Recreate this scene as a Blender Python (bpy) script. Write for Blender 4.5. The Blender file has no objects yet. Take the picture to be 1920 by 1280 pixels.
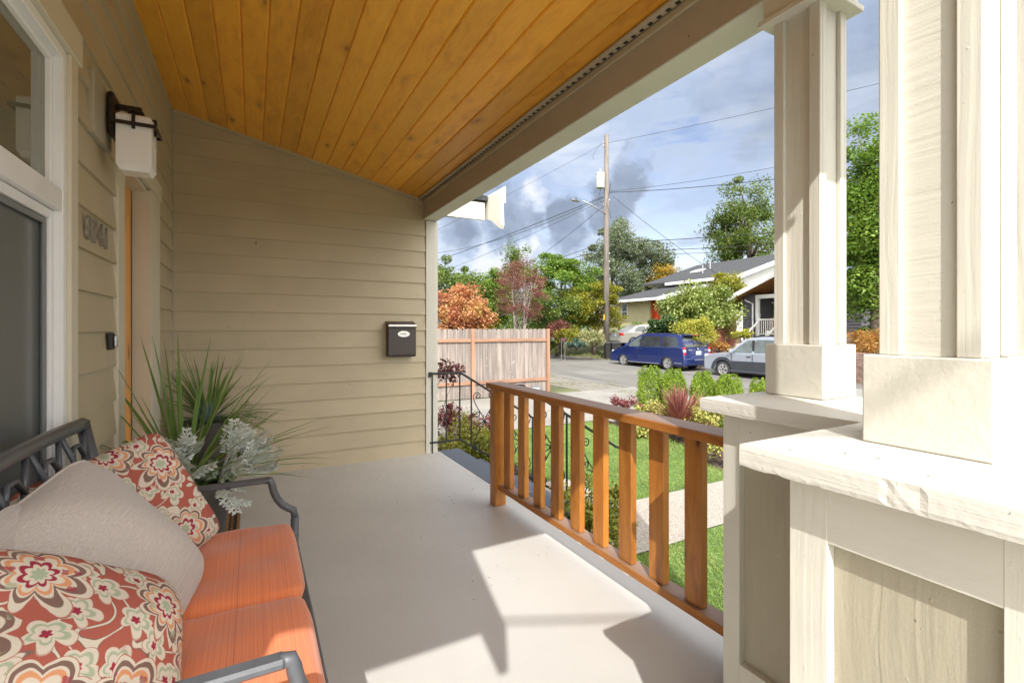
import bpy, math, random
import numpy as np
from mathutils import Vector, Matrix, Euler
random.seed(7)
RNG = np.random.default_rng(11)
S = bpy.context.scene
COL = S.collection
PI = math.pi
# ------------------------------------------------------------------ camera, world, sun
F, H0, V0 = 895.0, 1.30, 617.0
TH = math.atan(486 / F); SN, CS = math.sin(TH), math.cos(TH)
cam_d = bpy.data.cameras.new('camera'); cam = bpy.data.objects.new('camera', cam_d); COL.objects.link(cam)
cam.location = (0, 0, H0); cam.rotation_euler = (PI / 2, 0, -TH)
cam_d.sensor_width = 36; cam_d.lens = F / 1920 * 36; cam_d.shift_y = -23 / 1920
cam_d.clip_start = 0.03; cam_d.clip_end = 3000
S.camera = cam

def D(px, py, d):                       # a place seen at a pixel of the photograph, at a known distance
    u = (px - 960) / F * d
    return Vector((u * CS + d * SN, -u * SN + d * CS, H0 - (py - V0) / F * d))
def DZ(px, py, z): return D(px, py, (H0 - z) * F / (py - V0))
def DX(px, py, x): return D(px, py, x / ((px - 960) / F * CS + SN))
def DY(px, py, y): return D(px, py, y / (CS - (px - 960) / F * SN))

SUN_DIR = Vector((0.467, 0.953, -1.0))          # direction the light travels
sun_d = bpy.data.lights.new('sun', 'SUN'); sun = bpy.data.objects.new('sun', sun_d); COL.objects.link(sun)
sun_d.energy = 2.1; sun_d.angle = math.radians(0.53); sun_d.color = (1.0, 0.97, 0.92)
sun.rotation_euler = SUN_DIR.to_track_quat('-Z', 'Y').to_euler(); sun.location = (-6, -12, 13)
S.view_settings.view_transform = 'Standard'; S.view_settings.look = 'None'
S.view_settings.exposure = 1.57; S.view_settings.gamma = 1
try: S.view_settings.use_curve_mapping = False
except Exception: pass
S.render.engine = 'CYCLES'
S.cycles.max_bounces = 10; S.cycles.diffuse_bounces = 8; S.cycles.glossy_bounces = 4
S.cycles.transparent_max_bounces = 12; S.cycles.transmission_bounces = 4
S.cycles.sample_clamp_indirect = 6

class NT:                                # small node helper
    def __init__(s, tree): s.t = tree; s.n = tree.nodes; s.l = tree.links
    def add(s, typ, **kw):
        n = s.n.new(typ)
        for k, v in kw.items():
            if k.startswith('i_'):
                key = k[2:]; key = int(key) if key.isdigit() else key.replace('_', ' ')
                if hasattr(v, 'is_output'): s.l.new(v, n.inputs[key])
                else: n.inputs[key].default_value = v
            else: setattr(n, k, v)
        return n
    def math(s, op, a, b=None, c=None):
        n = s.n.new('ShaderNodeMath'); n.operation = op
        for i, v in enumerate((a, b, c)):
            if v is None: continue
            if hasattr(v, 'is_output'): s.l.new(v, n.inputs[i])
            else: n.inputs[i].default_value = v
        return n.outputs[0]
    def vmath(s, op, a, b=None, sc=None):
        n = s.n.new('ShaderNodeVectorMath'); n.operation = op
        for i, v in enumerate((a, b)):
            if v is None: continue
            if hasattr(v, 'is_output'): s.l.new(v, n.inputs[i])
            else: n.inputs[i].default_value = v
        if sc is not None:
            if hasattr(sc, 'is_output'): s.l.new(sc, n.inputs['Scale'])
            else: n.inputs['Scale'].default_value = sc
        return n
    def mix(s, f, a, b, mode='MIX'):
        n = s.n.new('ShaderNodeMix'); n.data_type = 'RGBA'; n.blend_type = mode
        for k, v in ((0, f), (6, a), (7, b)):
            if hasattr(v, 'is_output'): s.l.new(v, n.inputs[k])
            elif k == 0: n.inputs[0].default_value = v
            else: n.inputs[k].default_value = (*v[:3], 1)
        return n.outputs[2]
    def ramp(s, f, stops, interp='LINEAR'):
        n = s.n.new('ShaderNodeValToRGB'); n.color_ramp.interpolation = interp
        e = n.color_ramp.elements
        while len(e) < len(stops): e.new(0.5)
        for el, (p, c) in zip(e, stops):
            el.position = p; el.color = (*c, 1) if len(c) == 3 else c
        s.l.new(f, n.inputs[0]); return n.outputs[0]
    def rng(s, v, a, b, c=0, d=1, smooth=True):
        n = s.n.new('ShaderNodeMapRange'); n.interpolation_type = 'SMOOTHSTEP' if smooth else 'LINEAR'
        s.l.new(v, n.inputs[0])
        for i, x in enumerate((a, b, c, d)): n.inputs[i + 1].default_value = x
        return n.outputs[0]
    def noise(s, vec, scale, detail=4, rough=.55, dist=0):
        n = s.n.new('ShaderNodeTexNoise'); s.l.new(vec, n.inputs['Vector'])
        n.inputs['Scale'].default_value = scale; n.inputs['Detail'].default_value = detail
        n.inputs['Roughness'].default_value = rough; n.inputs['Distortion'].default_value = dist
        return n

world = bpy.data.worlds.new('World'); S.world = world; world.use_nodes = True
w = NT(world.node_tree); w.n.clear()
sky = w.add('ShaderNodeTexSky', sky_type='NISHITA', sun_disc=False)
sky.sun_elevation = math.radians(43.3)
sky.sun_rotation = math.atan2(-SUN_DIR.x, -SUN_DIR.y)
sky.air_density = 1.0; sky.dust_density = 0.6; sky.ozone_density = 1.0
tc = w.add('ShaderNodeTexCoord').outputs['Generated']
sep = w.add('ShaderNodeSeparateXYZ', i_0=tc)
zz = w.math('MAXIMUM', sep.outputs[2], 0.0)
den = w.math('ADD', zz, 0.16)
proj = w.add('ShaderNodeCombineXYZ', i_0=w.math('DIVIDE', sep.outputs[0], den), i_1=w.math('DIVIDE', sep.outputs[1], den), i_2=0.3)
soft = w.noise(proj.outputs[0], 0.75, 7, .58, .35)
soft_m = w.rng(soft.outputs[0], .26, .50)
nz = w.noise(tc, 5.0, 7, .6, .2)
off = w.vmath('SCALE', w.vmath('SUBTRACT', nz.outputs[1], (.5, .5, .5)).outputs[0], None, .30)
wdir = w.vmath('NORMALIZE', w.vmath('ADD', tc, off.outputs[0]).outputs[0]).outputs[0]
def blobs(lst):
    out = None
    for (px, py, r0, r1) in lst:
        v = (D(px, py, 1) - Vector((0, 0, H0))).normalized()
        d = w.vmath('DOT_PRODUCT', wdir, tuple(v)).outputs['Value']
        m = w.rng(d, math.cos(math.radians(r0)), math.cos(math.radians(r1)))
        out = m if out is None else w.math('MAXIMUM', out, m)
    return out
dark = blobs([(1190, 350, 4.6, 2.6), (1165, 400, 4.0, 2.2), (1060, 395, 4.6, 2.4), (960, 385, 5.0, 2.0), (1080, 430, 3.5, 1.5), (850, 420, 4, 1)])
grey2 = blobs([(1385, 185, 6.0, 2.0), (1450, 250, 5, 1.5), (1600, 120, 16, 5)])
puff = w.math('MULTIPLY', blobs([(925, 482, 2.8, 1.2), (965, 462, 2.0, .8), (1015, 335, 2.4, .6), (1385, 495, 2.6, .9)]), w.math('SUBTRACT', 1.0, w.math('MULTIPLY', dark, .85)))
bluepatch = blobs([(1300, 250, 7.0, 2.0), (1280, 500, 5.5, 2.0), (1330, 385, 6, 1), (1400, 310, 3, 1)])
streak = w.noise(w.vmath('MULTIPLY', tc, (2.0, 2.0, 9.0)).outputs[0], 2.2, 6, .6, .5)
soft_m = w.math('MULTIPLY', soft_m, w.math('SUBTRACT', 1.0, w.math('MULTIPLY', bluepatch, w.rng(streak.outputs[0], .38, .60))))
horizon = w.rng(sep.outputs[2], 0.0, 0.22, 0.55, 0.0)
soft_m = w.math('MAXIMUM', soft_m, horizon)
det = w.noise(tc, 9.0, 6, .6, .3)
ccol = w.mix(w.rng(streak.outputs[0], .35, .65), (.25, .30, .39), (.37, .405, .465))
dcol = w.mix(w.rng(det.outputs[0], .35, .68), (.105, .135, .19), (.19, .23, .31))
pcol = w.mix(w.rng(det.outputs[0], .3, .6), (.36, .39, .45), (.47, .475, .49))
bl = w.add('ShaderNodeMix', data_type='RGBA', blend_type='MULTIPLY'); bl.inputs[0].default_value = 1
w.l.new(sky.outputs[0], bl.inputs[6]); bl.inputs[7].default_value = (.95, .80, .76, 1)
bg_s = w.add('ShaderNodeBackground', i_0=bl.outputs[2], i_1=0.085)
c1 = w.mix(w.math('MULTIPLY', grey2, .55), ccol, dcol)
c1 = w.mix(w.math('MULTIPLY', dark, .80), c1, dcol)
c2 = w.mix(puff, c1, pcol)
# cloud veil boosted towards the sun, out of view, added to lift porch shade
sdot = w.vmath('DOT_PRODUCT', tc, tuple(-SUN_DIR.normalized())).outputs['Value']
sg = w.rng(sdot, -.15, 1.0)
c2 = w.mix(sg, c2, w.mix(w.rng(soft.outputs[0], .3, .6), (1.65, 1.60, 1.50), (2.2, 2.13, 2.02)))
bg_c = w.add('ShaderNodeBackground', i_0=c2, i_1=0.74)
cmask = w.math('MAXIMUM', w.math('MULTIPLY', soft_m, .9), w.math('MAXIMUM', w.math('MAXIMUM', dark, grey2), puff))
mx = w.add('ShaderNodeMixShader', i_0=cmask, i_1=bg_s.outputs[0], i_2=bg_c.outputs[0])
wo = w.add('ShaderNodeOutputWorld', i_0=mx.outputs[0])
world.cycles.sampling_method = 'MANUAL'; world.cycles.sample_map_resolution = 1024

# ------------------------------------------------------------------ materials
MATS = {}
def new_mat(name):
    m = bpy.data.materials.new(name); m.use_nodes = True
    n = NT(m.node_tree); b = m.node_tree.nodes['Principled BSDF']
    return m, n, b
def coords(n, stretch=None, rnd=False):
    v = n.add('ShaderNodeTexCoord').outputs['Object']
    if rnd:
        oi = n.add('ShaderNodeObjectInfo').outputs['Random']
        v = n.vmath('ADD', v, n.add('ShaderNodeCombineXYZ', i_0=n.math('MULTIPLY', oi, 37.0), i_1=n.math('MULTIPLY', oi, 91.0), i_2=n.math('MULTIPLY', oi, 53.0)).outputs[0]).outputs[0]
    raw = v
    if stretch: v = n.vmath('MULTIPLY', v, stretch).outputs[0]
    return raw, v
def add_bump(n, b, h, strength, dist):
    bp = n.add('ShaderNodeBump', i_Strength=strength, i_Distance=dist); n.l.new(h, bp.inputs['Height'])
    n.l.new(bp.outputs[0], b.inputs['Normal']); return bp
def mat(name, col, rough=.6, var=.12, vs=3.0, bump=.25, bs=90, bd=.002, stretch=None, rnd=False, metal=0, spec=.5, coat=0, blot=None):
    if name in MATS: return MATS[name]
    m, n, b = new_mat(name)
    raw, v = coords(n, stretch, rnd)
    a = n.noise(v, vs, 5, .6)
    lo = tuple(c * (1 - var) for c in col); hi = tuple(min(1, c * (1 + var)) for c in col)
    c = n.mix(n.rng(a.outputs[0], .3, .7), lo, hi)
    if blot:
        bn = n.noise(raw, blot[1], 6, .65, .4)
        c = n.mix(n.rng(bn.outputs[0], blot[2], blot[2] + .14), c, blot[0])
    if rnd:
        oi = n.add('ShaderNodeObjectInfo').outputs['Random']
        c = n.mix(1.0, c, n.ramp(oi, [(0, (.90, .90, .90)), (1, (1.08, 1.07, 1.05))]), 'MULTIPLY')
    n.l.new(c, b.inputs['Base Color'])
    f = n.noise(v, bs, 6, .65)
    if bump: add_bump(n, b, f.outputs[0], bump, bd)
    n.l.new(n.rng(a.outputs[0], .25, .75, max(0, rough - .07), min(1, rough + .08)), b.inputs['Roughness'])
    b.inputs['Metallic'].default_value = metal
    b.inputs['Specular IOR Level'].default_value = spec
    b.inputs['Coat Weight'].default_value = coat
    MATS[name] = m; return m
def wood_mat(name, cols, axis, knot=(.09, .03, .01), kscale=1.0, rough=.42, grain=1.0, coat=.15, dens=.80, bump=.25):
    """stained wood with grain along an axis and sparse knots"""
    m, n, b = new_mat(name)
    raw, _ = coords(n, None, True)
    st = [26, 26, 26]; st[axis] = 1.1
    v = n.vmath('MULTIPLY', raw, tuple(x * grain for x in st)).outputs[0]
    wob = n.noise(raw, 3.0, 3, .5)
    v2 = n.vmath('ADD', v, n.vmath('SCALE', wob.outputs[1], None, 3.2).outputs[0]).outputs[0]
    g = n.noise(v2, 1.0, 6, .6, .25)
    oi = n.add('ShaderNodeObjectInfo').outputs['Random']
    c = n.ramp(g.outputs[0], [(.28, cols[0]), (.5, cols[1]), (.72, cols[2])])
    c = n.mix(1.0, c, n.ramp(oi, [(0, (.84, .82, .78)), (.5, (1, 1, 1)), (1, (1.10, 1.06, 1.0))]), 'MULTIPLY')
    ks = [7 * kscale] * 3; ks[axis] = 2.6 * kscale
    kv = n.vmath('MULTIPLY', n.vmath('ADD', raw, n.vmath('SCALE', wob.outputs[1], None, .06).outputs[0]).outputs[0], tuple(ks)).outputs[0]
    vo = n.add('ShaderNodeTexVoronoi', i_Vector=kv, i_Scale=1.0)
    pick = n.rng(n.add('ShaderNodeSeparateColor', i_0=vo.outputs['Color']).outputs[0], dens, dens + .02)
    kd = n.math('MULTIPLY', n.rng(vo.outputs['Distance'], .05, .17, 1, 0), pick)
    halo = n.math('MULTIPLY', n.rng(vo.outputs['Distance'], .10, .42, .40, 0), pick)
    c = n.mix(halo, c, tuple(x * .55 for x in cols[0]))
    c = n.mix(kd, c, knot)
    fs = [120] * 3; fs[axis] = 5
    fine = n.noise(n.vmath('MULTIPLY', raw, tuple(fs)).outputs[0], 1.0, 4, .6)
    c = n.mix(.14, c, n.ramp(fine.outputs[0], [(.3, (.35, .25, .15)), (.7, (1.25, 1.2, 1.1))]), 'MULTIPLY')
    n.l.new(c, b.inputs['Base Color'])
    b.inputs['Roughness'].default_value = rough; b.inputs['Coat Weight'].default_value = coat; b.inputs['Coat Roughness'].default_value = .3
    add_bump(n, b, fine.outputs[0], bump, .0012)
    MATS[name] = m; return m
def emboss_mat(name, col, axis, rough=.5, strength=.5, scale=1.0, chip=.0, rnd=True):
    """paint over rough sawn or embossed wood grain"""
    m, n, b = new_mat(name)
    raw, _ = coords(n, None, rnd)
    st = [70 * scale] * 3; st[axis] = 1.6 * scale
    wob = n.noise(raw, 2.2, 2, .5)
    v = n.vmath('ADD', n.vmath('MULTIPLY', raw, tuple(st)).outputs[0], n.vmath('SCALE', wob.outputs[1], None, 2.2).outputs[0]).outputs[0]
    g = n.noise(v, 1.0, 3, .5, .3)
    h = n.rng(g.outputs[0], .25, .72)
    dr = n.noise(raw, 45, 2, .5)
    drip = n.rng(dr.outputs[0], .70, .76)
    fine = n.noise(raw, 260, 3, .6)
    hh = n.math('ADD', n.math('ADD', h, n.math('MULTIPLY', drip, .7)), n.math('MULTIPLY', fine.outputs[0], .55))
    big = n.noise(raw, 1.7, 4, .6)
    c = n.mix(n.rng(big.outputs[0], .3, .7), tuple(x * .93 for x in col), tuple(min(1, x * 1.05) for x in col))
    sp = n.noise(raw, 38, 3, .6)
    c = n.mix(n.rng(sp.outputs[0], .735 - chip, .76 - chip), c, tuple(x * .35 for x in col))
    n.l.new(c, b.inputs['Base Color']); b.inputs['Roughness'].default_value = rough
    add_bump(n, b, hh, strength * .45, .0014)
    MATS[name] = m; return m
def leaf_mat(name, cols, trans=.35, rough=.55, gloss=.35):
    if name in MATS: return MATS[name]
    m, n, b = new_mat(name)
    r = n.add('ShaderNodeNewGeometry').outputs['Random Per Island']
    tco = n.add('ShaderNodeTexCoord').outputs['Object']
    big = n.noise(tco, 1.3, 3, .5)
    f = n.math('ADD', n.math('MULTIPLY', r, .6), n.math('MULTIPLY', n.rng(big.outputs[0], .3, .7), .4))
    k = len(cols)
    c = n.ramp(f, [(.06 + .88 * i / (k - 1), cols[i]) for i in range(k)])
    n.l.new(c, b.inputs['Base Color']); b.inputs['Roughness'].default_value = rough
    b.inputs['Specular IOR Level'].default_value = gloss
    t = n.add('ShaderNodeBsdfTranslucent'); n.l.new(n.mix(1.0, c, (1.25, 1.2, .7), 'MULTIPLY'), t.inputs[0])
    ms = n.add('ShaderNodeMixShader', i_0=trans, i_1=b.outputs[0], i_2=t.outputs[0])
    n.l.new(ms.outputs[0], m.node_tree.nodes['Material Output'].inputs[0])
    MATS[name] = m; return m
def glass_mat(name, tint, refl=.9, rough=.02, opac=.0, body=(.02, .025, .02)):
    m, n, b = new_mat(name)
    fr = n.add('ShaderNodeFresnel', i_IOR=1.7)
    tr = n.add('ShaderNodeBsdfTransparent'); tr.inputs[0].default_value = (*tint, 1)
    df = n.add('ShaderNodeBsdfDiffuse'); df.inputs[0].default_value = (*body, 1)
    gl = n.add('ShaderNodeBsdfGlossy'); gl.inputs['Roughness'].default_value = rough; gl.inputs[0].default_value = (refl, refl, refl, 1)
    base = n.add('ShaderNodeMixShader', i_0=opac, i_1=tr.outputs[0], i_2=df.outputs[0])
    ms = n.add('ShaderNodeMixShader', i_0=fr.outputs[0], i_1=base.outputs[0], i_2=gl.outputs[0])
    n.l.new(ms.outputs[0], m.node_tree.nodes['Material Output'].inputs[0]); MATS[name] = m; return m

CREAM = (.60, .575, .50)
TAN = (.46, .385, .255)
m_cream_v = emboss_mat('cream_paint_vertical_grain', CREAM, 2, .5, .8)
m_cream_x = emboss_mat('cream_paint_grain_x', CREAM, 0, .5, .6)
m_cream_y = emboss_mat('cream_paint_grain_y', CREAM, 1, .5, .6)
m_cap = emboss_mat('cream_paint_weathered_cap', (.60, .58, .52), 1, .55, 1.0, 2.2, .05)
m_shaft = emboss_mat('rough_sawn_shaft_paint', (.60, .575, .50), 1, .55, 1.15, .9)
m_shaft_v = emboss_mat('grooved_shaft_paint', (.60, .575, .50), 2, .55, 1.5, 1.0)
m_plinth = mat('plinth_cream_paint', (.60, .575, .50), .5, .05, 3, .6, 38, .003, blot=((.42, .39, .32), 45, .70))
m_casing = mat('smooth_cream_trim_paint', (.60, .55, .43), .45, .04, 2, .25, 60, .001)
m_tan_x = emboss_mat('tan_siding_paint_x', TAN, 0, .5, .42, .8, .0)
m_tan_y = emboss_mat('tan_siding_paint_y', TAN, 1, .5, .42, .8, .0)
m_tan_v = emboss_mat('tan_panel_paint', (.37, .335, .25), 2, .5, 1.9, .55, .0)
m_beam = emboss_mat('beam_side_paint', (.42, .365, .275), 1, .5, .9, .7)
m_ceil = wood_mat('stained_pine_ceiling', [(.72, .30, .020), (.88, .41, .030), (.92, .47, .045)], 1, (.26, .07, .012), 1.25, .38, .55, .35, .70)
m_rail = wood_mat('stained_cedar_rail', [(.30, .105, .018), (.43, .165, .026), (.52, .22, .04)], 2, (.06, .018, .006), 1.5, .42, .8, .2, .72)
m_rail_h = wood_mat('stained_cedar_rail_long', [(.28, .095, .018), (.40, .15, .025), (.47, .19, .036)], 1, (.07, .022, .008), 1.2, .5, .8, .1, .80)
_n = NT(m_rail_h.node_tree); _b = m_rail_h.node_tree.nodes['Principled BSDF']
_src = _b.inputs['Base Color'].links[0].from_socket
_nz = _n.add('ShaderNodeSeparateXYZ', i_0=_n.add('ShaderNodeNewGeometry').outputs['Normal']).outputs[2]
_w = _n.noise(_n.vmath('MULTIPLY', _n.add('ShaderNodeTexCoord').outputs['Object'], (30, 3, 30)).outputs[0], 1, 4, .6)
_n.l.new(_n.mix(_n.math('MULTIPLY', _n.rng(_nz, .6, .9), .85), _src, _n.mix(_w.outputs[0], (.17, .115, .085), (.26, .20, .165))), _b.inputs['Base Color'])
m_white = mat('white_vinyl', (.78, .78, .77), .35, .03, 3, .05, 60)
m_black_iron = mat('black_wrought_iron', (.012, .012, .013), .45, .1, 30, .5, 120, .001)
m_bronze = mat('dark_bronze_metal', (.035, .025, .02), .4, .2, 20, .2, 150, .001, metal=.6)
m_chrome = mat('brushed_chrome', (.62, .60, .57), .28, .1, 20, .1, 200, .0005, metal=1)
m_alu = mat('galvanised_metal', (.42, .43, .44), .45, .15, 6, .1, 60, metal=.5)
m_black = mat('matte_black', (.02, .02, .02), .6, .2, 8)
m_rubber = mat('tyre_rubber', (.028, .028, .03), .8, .2, 10)

# ------------------------------------------------------------------ mesh helpers
class MB:
    def __init__(s): s.v = []; s.f = []
    def poly(s, pts, faces):
        k = len(s.v); s.v += [tuple(p) for p in pts]; s.f += [tuple(i + k for i in f) for f in faces]; return s
    def box(s, x0, x1, y0, y1, z0, z1, b=0.0):
        if x0 > x1: x0, x1 = x1, x0
        if y0 > y1: y0, y1 = y1, y0
        if z0 > z1: z0, z1 = z1, z0
        if b <= 0:
            return s.poly([(x0, y0, z0), (x1, y0, z0), (x1, y1, z0), (x0, y1, z0), (x0, y0, z1), (x1, y0, z1), (x1, y1, z1), (x0, y1, z1)],
                          [(0, 3, 2, 1), (4, 5, 6, 7), (0, 1, 5, 4), (1, 2, 6, 5), (2, 3, 7, 6), (3, 0, 4, 7)])
        c = [(x0 + x1) / 2, (y0 + y1) / 2, (z0 + z1) / 2]; h = [(x1 - x0) / 2, (y1 - y0) / 2, (z1 - z0) / 2]
        b = min(b, min(h) * .9)
        P = []; idx = {}
        for sx in (-1, 1):
            for sy in (-1, 1):
                for sz in (-1, 1):
                    sg = (sx, sy, sz)
                    for a in range(3):
                        p = [c[i] + sg[i] * (h[i] if i == a else h[i] - b) for i in range(3)]
                        idx[(sg, a)] = len(P); P.append(p)
        Fc = []
        for a in range(3):
            o = [i for i in range(3) if i != a]
            for sa in (-1, 1):
                q = []
                for (p, r) in ((-1, -1), (1, -1), (1, 1), (-1, 1)):
                    g = [0, 0, 0]; g[a] = sa; g[o[0]] = p; g[o[1]] = r; q.append(idx[(tuple(g), a)])
                Fc.append(q)
        for a in range(3):
            o = [i for i in range(3) if i != a]
            for p in (-1, 1):
                for r in (-1, 1):
                    g0 = [0, 0, 0]; g1 = [0, 0, 0]
                    g0[a] = -1; g1[a] = 1
                    for g in (g0, g1): g[o[0]] = p; g[o[1]] = r
                    Fc.append([idx[(tuple(g0), o[0])], idx[(tuple(g1), o[0])], idx[(tuple(g1), o[1])], idx[(tuple(g0), o[1])]])
        for sx in (-1, 1):
            for sy in (-1, 1):
                for sz in (-1, 1):
                    g = (sx, sy, sz); Fc.append([idx[(g, 0)], idx[(g, 1)], idx[(g, 2)]])
        return s.poly(P, Fc)
    def prism(s, pts, axis, a, b):
        """polygon given in the two remaining axes (in order x,y,z), extruded from a to b"""
        n = len(pts); P = []
        for t in (a, b):
            for p in pts:
                q = [p[0], p[1]]; q.insert(axis, t); P.append(q)
        Fc = [tuple(range(n)), tuple(range(2 * n - 1, n - 1, -1))]
        Fc += [(i, (i + 1) % n, (i + 1) % n + n, i + n) for i in range(n)]
        return s.poly(P, Fc)
    def tube(s, pts, r, n=6, r2=None, caps=True):
        pts = [Vector(p) for p in pts]; k = len(pts); P = []; prev = None
        for i, p in enumerate(pts):
            t = (pts[min(i + 1, k - 1)] - pts[max(i - 1, 0)]).normalized()
            if prev is None:
                ref = Vector((0, 0, 1)) if abs(t.z) < .9 else Vector((1, 0, 0)); u = t.cross(ref).normalized()
            else:
                u = (prev - t * prev.dot(t)).normalized()
            prev = u; v = t.cross(u)
            rr = r if r2 is None else r + (r2 - r) * i / (k - 1)
            if isinstance(r, (list, tuple)): rr = r[i]
            for j in range(n):
                a = 2 * PI * j / n + PI / n; P.append(p + u * math.cos(a) * rr + v * math.sin(a) * rr)
        Fc = [(i * n + j, i * n + (j + 1) % n, (i + 1) * n + (j + 1) % n, (i + 1) * n + j) for i in range(k - 1) for j in range(n)]
        if caps: Fc += [tuple(range(n - 1, -1, -1)), tuple(range((k - 1) * n, k * n))]
        return s.poly(P, Fc)
    def lathe(s, prof, c=(0, 0, 0), n=24, axis=2, closed=False):
        P = []
        for r, z in prof:
            for j in range(n):
                a = 2 * PI * j / n
                q = [math.cos(a) * r, math.sin(a) * r]; q.insert(axis, z); P.append([q[i] + c[i] for i in range(3)])
        k = len(prof)
        Fc = [(i * n + j, i * n + (j + 1) % n, (i + 1) * n + (j + 1) % n, (i + 1) * n + j) for i in range(k - 1) for j in range(n)]
        if closed: Fc += [tuple(range(n - 1, -1, -1)), tuple(range((k - 1) * n, k * n))]
        return s.poly(P, Fc)
    def build(s, name, m, parent=None, smooth=False, world=True):
        me = bpy.data.meshes.new(name)
        V = np.array(s.v, dtype=float)
        if parent is not None and world:
            o = parent
            off = Vector((0, 0, 0))
            while o is not None: off += o.location; o = o.parent
            V = V - np.array(off)
        me.from_pydata(V.tolist(), [], s.f); me.materials.append(m)
        if smooth: me.polygons.foreach_set('use_smooth', [True] * len(me.polygons))
        me.update()
        o = bpy.data.objects.new(name, me); COL.objects.link(o)
        if parent is not None: o.parent = parent
        return o
def smooth_by_angle(o, deg=35):
    me = o.data
    me.polygons.foreach_set('use_smooth', [True] * len(me.polygons))
    try: me.set_sharp_from_angle(angle=math.radians(deg))
    except Exception: pass
def tag(o, label=None, cat=None, group=None, kind=None):
    if label: o['label'] = label
    if cat: o['category'] = cat
    if group: o['group'] = group
    if kind: o['kind'] = kind
    return o
def thing(name, label, cat, loc=(0, 0, 0), group=None, rotz=0):
    o = bpy.data.objects.new(name, None); COL.objects.link(o); o.location = loc; o.rotation_euler = (0, 0, rotz)
    o.empty_display_size = .1
    return tag(o, label, cat, group)
def inst(src, name, loc, parent=None, rot=None, scale=None):
    o = src.copy(); COL.objects.link(o); o.name = name; o.location = loc; o.parent = parent
    if rot is not None: o.rotation_euler = rot
    if scale is not None: o.scale = scale
    return o
def copy_tree(o, parent=None):
    c = o.copy(); COL.objects.link(c); c.parent = parent
    for ch in list(o.children): copy_tree(ch, c)
    return c
def text_mesh(body, size, extrude, bevel=0.0):
    cu = bpy.data.curves.new('t', 'FONT'); cu.body = body; cu.size = size; cu.extrude = extrude; cu.bevel_depth = bevel
    cu.resolution_u = 3
    o = bpy.data.objects.new('t', cu); COL.objects.link(o)
    dg = bpy.context.evaluated_depsgraph_get(); me = bpy.data.meshes.new_from_object(o.evaluated_get(dg))
    bpy.data.objects.remove(o); return me

# leaves -------------------------------------------------------------
def leaf_mesh(name, pts, size, m, parent=None, aspect=.55, up=.3, dirs=None, jitter=.35):
    """many leaf faces (folded diamonds) at the given points"""
    N = len(pts); pts = np.asarray(pts, float)
    if parent is not None:
        off = Vector((0, 0, 0)); o = parent
        while o is not None: off += o.location; o = o.parent
        pts = pts - np.array(off)
    nrm = RNG.normal(size=(N, 3)); nrm[:, 2] = np.abs(nrm[:, 2]) + up * 2
    nrm /= np.linalg.norm(nrm, axis=1)[:, None]
    a = RNG.normal(size=(N, 3)) if dirs is None else dirs + RNG.normal(size=(N, 3)) * jitter
    a -= nrm * np.sum(a * nrm, axis=1)[:, None]; a /= np.linalg.norm(a, axis=1)[:, None] + 1e-9
    b = np.cross(nrm, a)
    s = size * RNG.uniform(.6, 1.35, N)[:, None]
    fold = nrm * s * .12
    V = np.stack([pts - a * s * .5, pts + b * s * .5 * aspect + fold, pts + a * s * .5, pts - b * s * .5 * aspect + fold], 1).reshape(-1, 3)
    me = bpy.data.meshes.new(name)
    me.vertices.add(4 * N); me.vertices.foreach_set('co', V.ravel())
    me.loops.add(4 * N); me.loops.foreach_set('vertex_index', np.arange(4 * N, dtype=np.int32))
    me.polygons.add(N); me.polygons.foreach_set('loop_start', np.arange(0, 4 * N, 4, dtype=np.int32))
    try: me.polygons.foreach_set('loop_total', np.full(N, 4, dtype=np.int32))
    except Exception: pass
    me.materials.append(m); me.update(calc_edges=True); me.validate()
    o = bpy.data.objects.new(name, me); COL.objects.link(o)
    if parent is not None: o.parent = parent
    return o
def clumps(c, rad, K, n, rs, shell=.55, flat=1.0, low=-1.0):
    c = np.array(c, float); rad = np.array(rad, float)
    d = RNG.normal(size=(K, 3)); d /= np.linalg.norm(d, axis=1)[:, None]
    d[:, 2] = np.where(d[:, 2] < low, -d[:, 2] * .5, d[:, 2])
    r = RNG.uniform(shell, 1.12, K)[:, None]
    cc = c + d * rad * r
    k = RNG.integers(0, K, n)
    q = RNG.normal(size=(n, 3)); q /= np.linalg.norm(q, axis=1)[:, None]
    rr = RNG.uniform(0, 1, n)[:, None] ** .45
    sz = RNG.uniform(.45, 1.45, K)[:, None] * rs
    return cc[k] + q * rr * sz[k] * np.array([1, 1, flat]), cc
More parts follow.
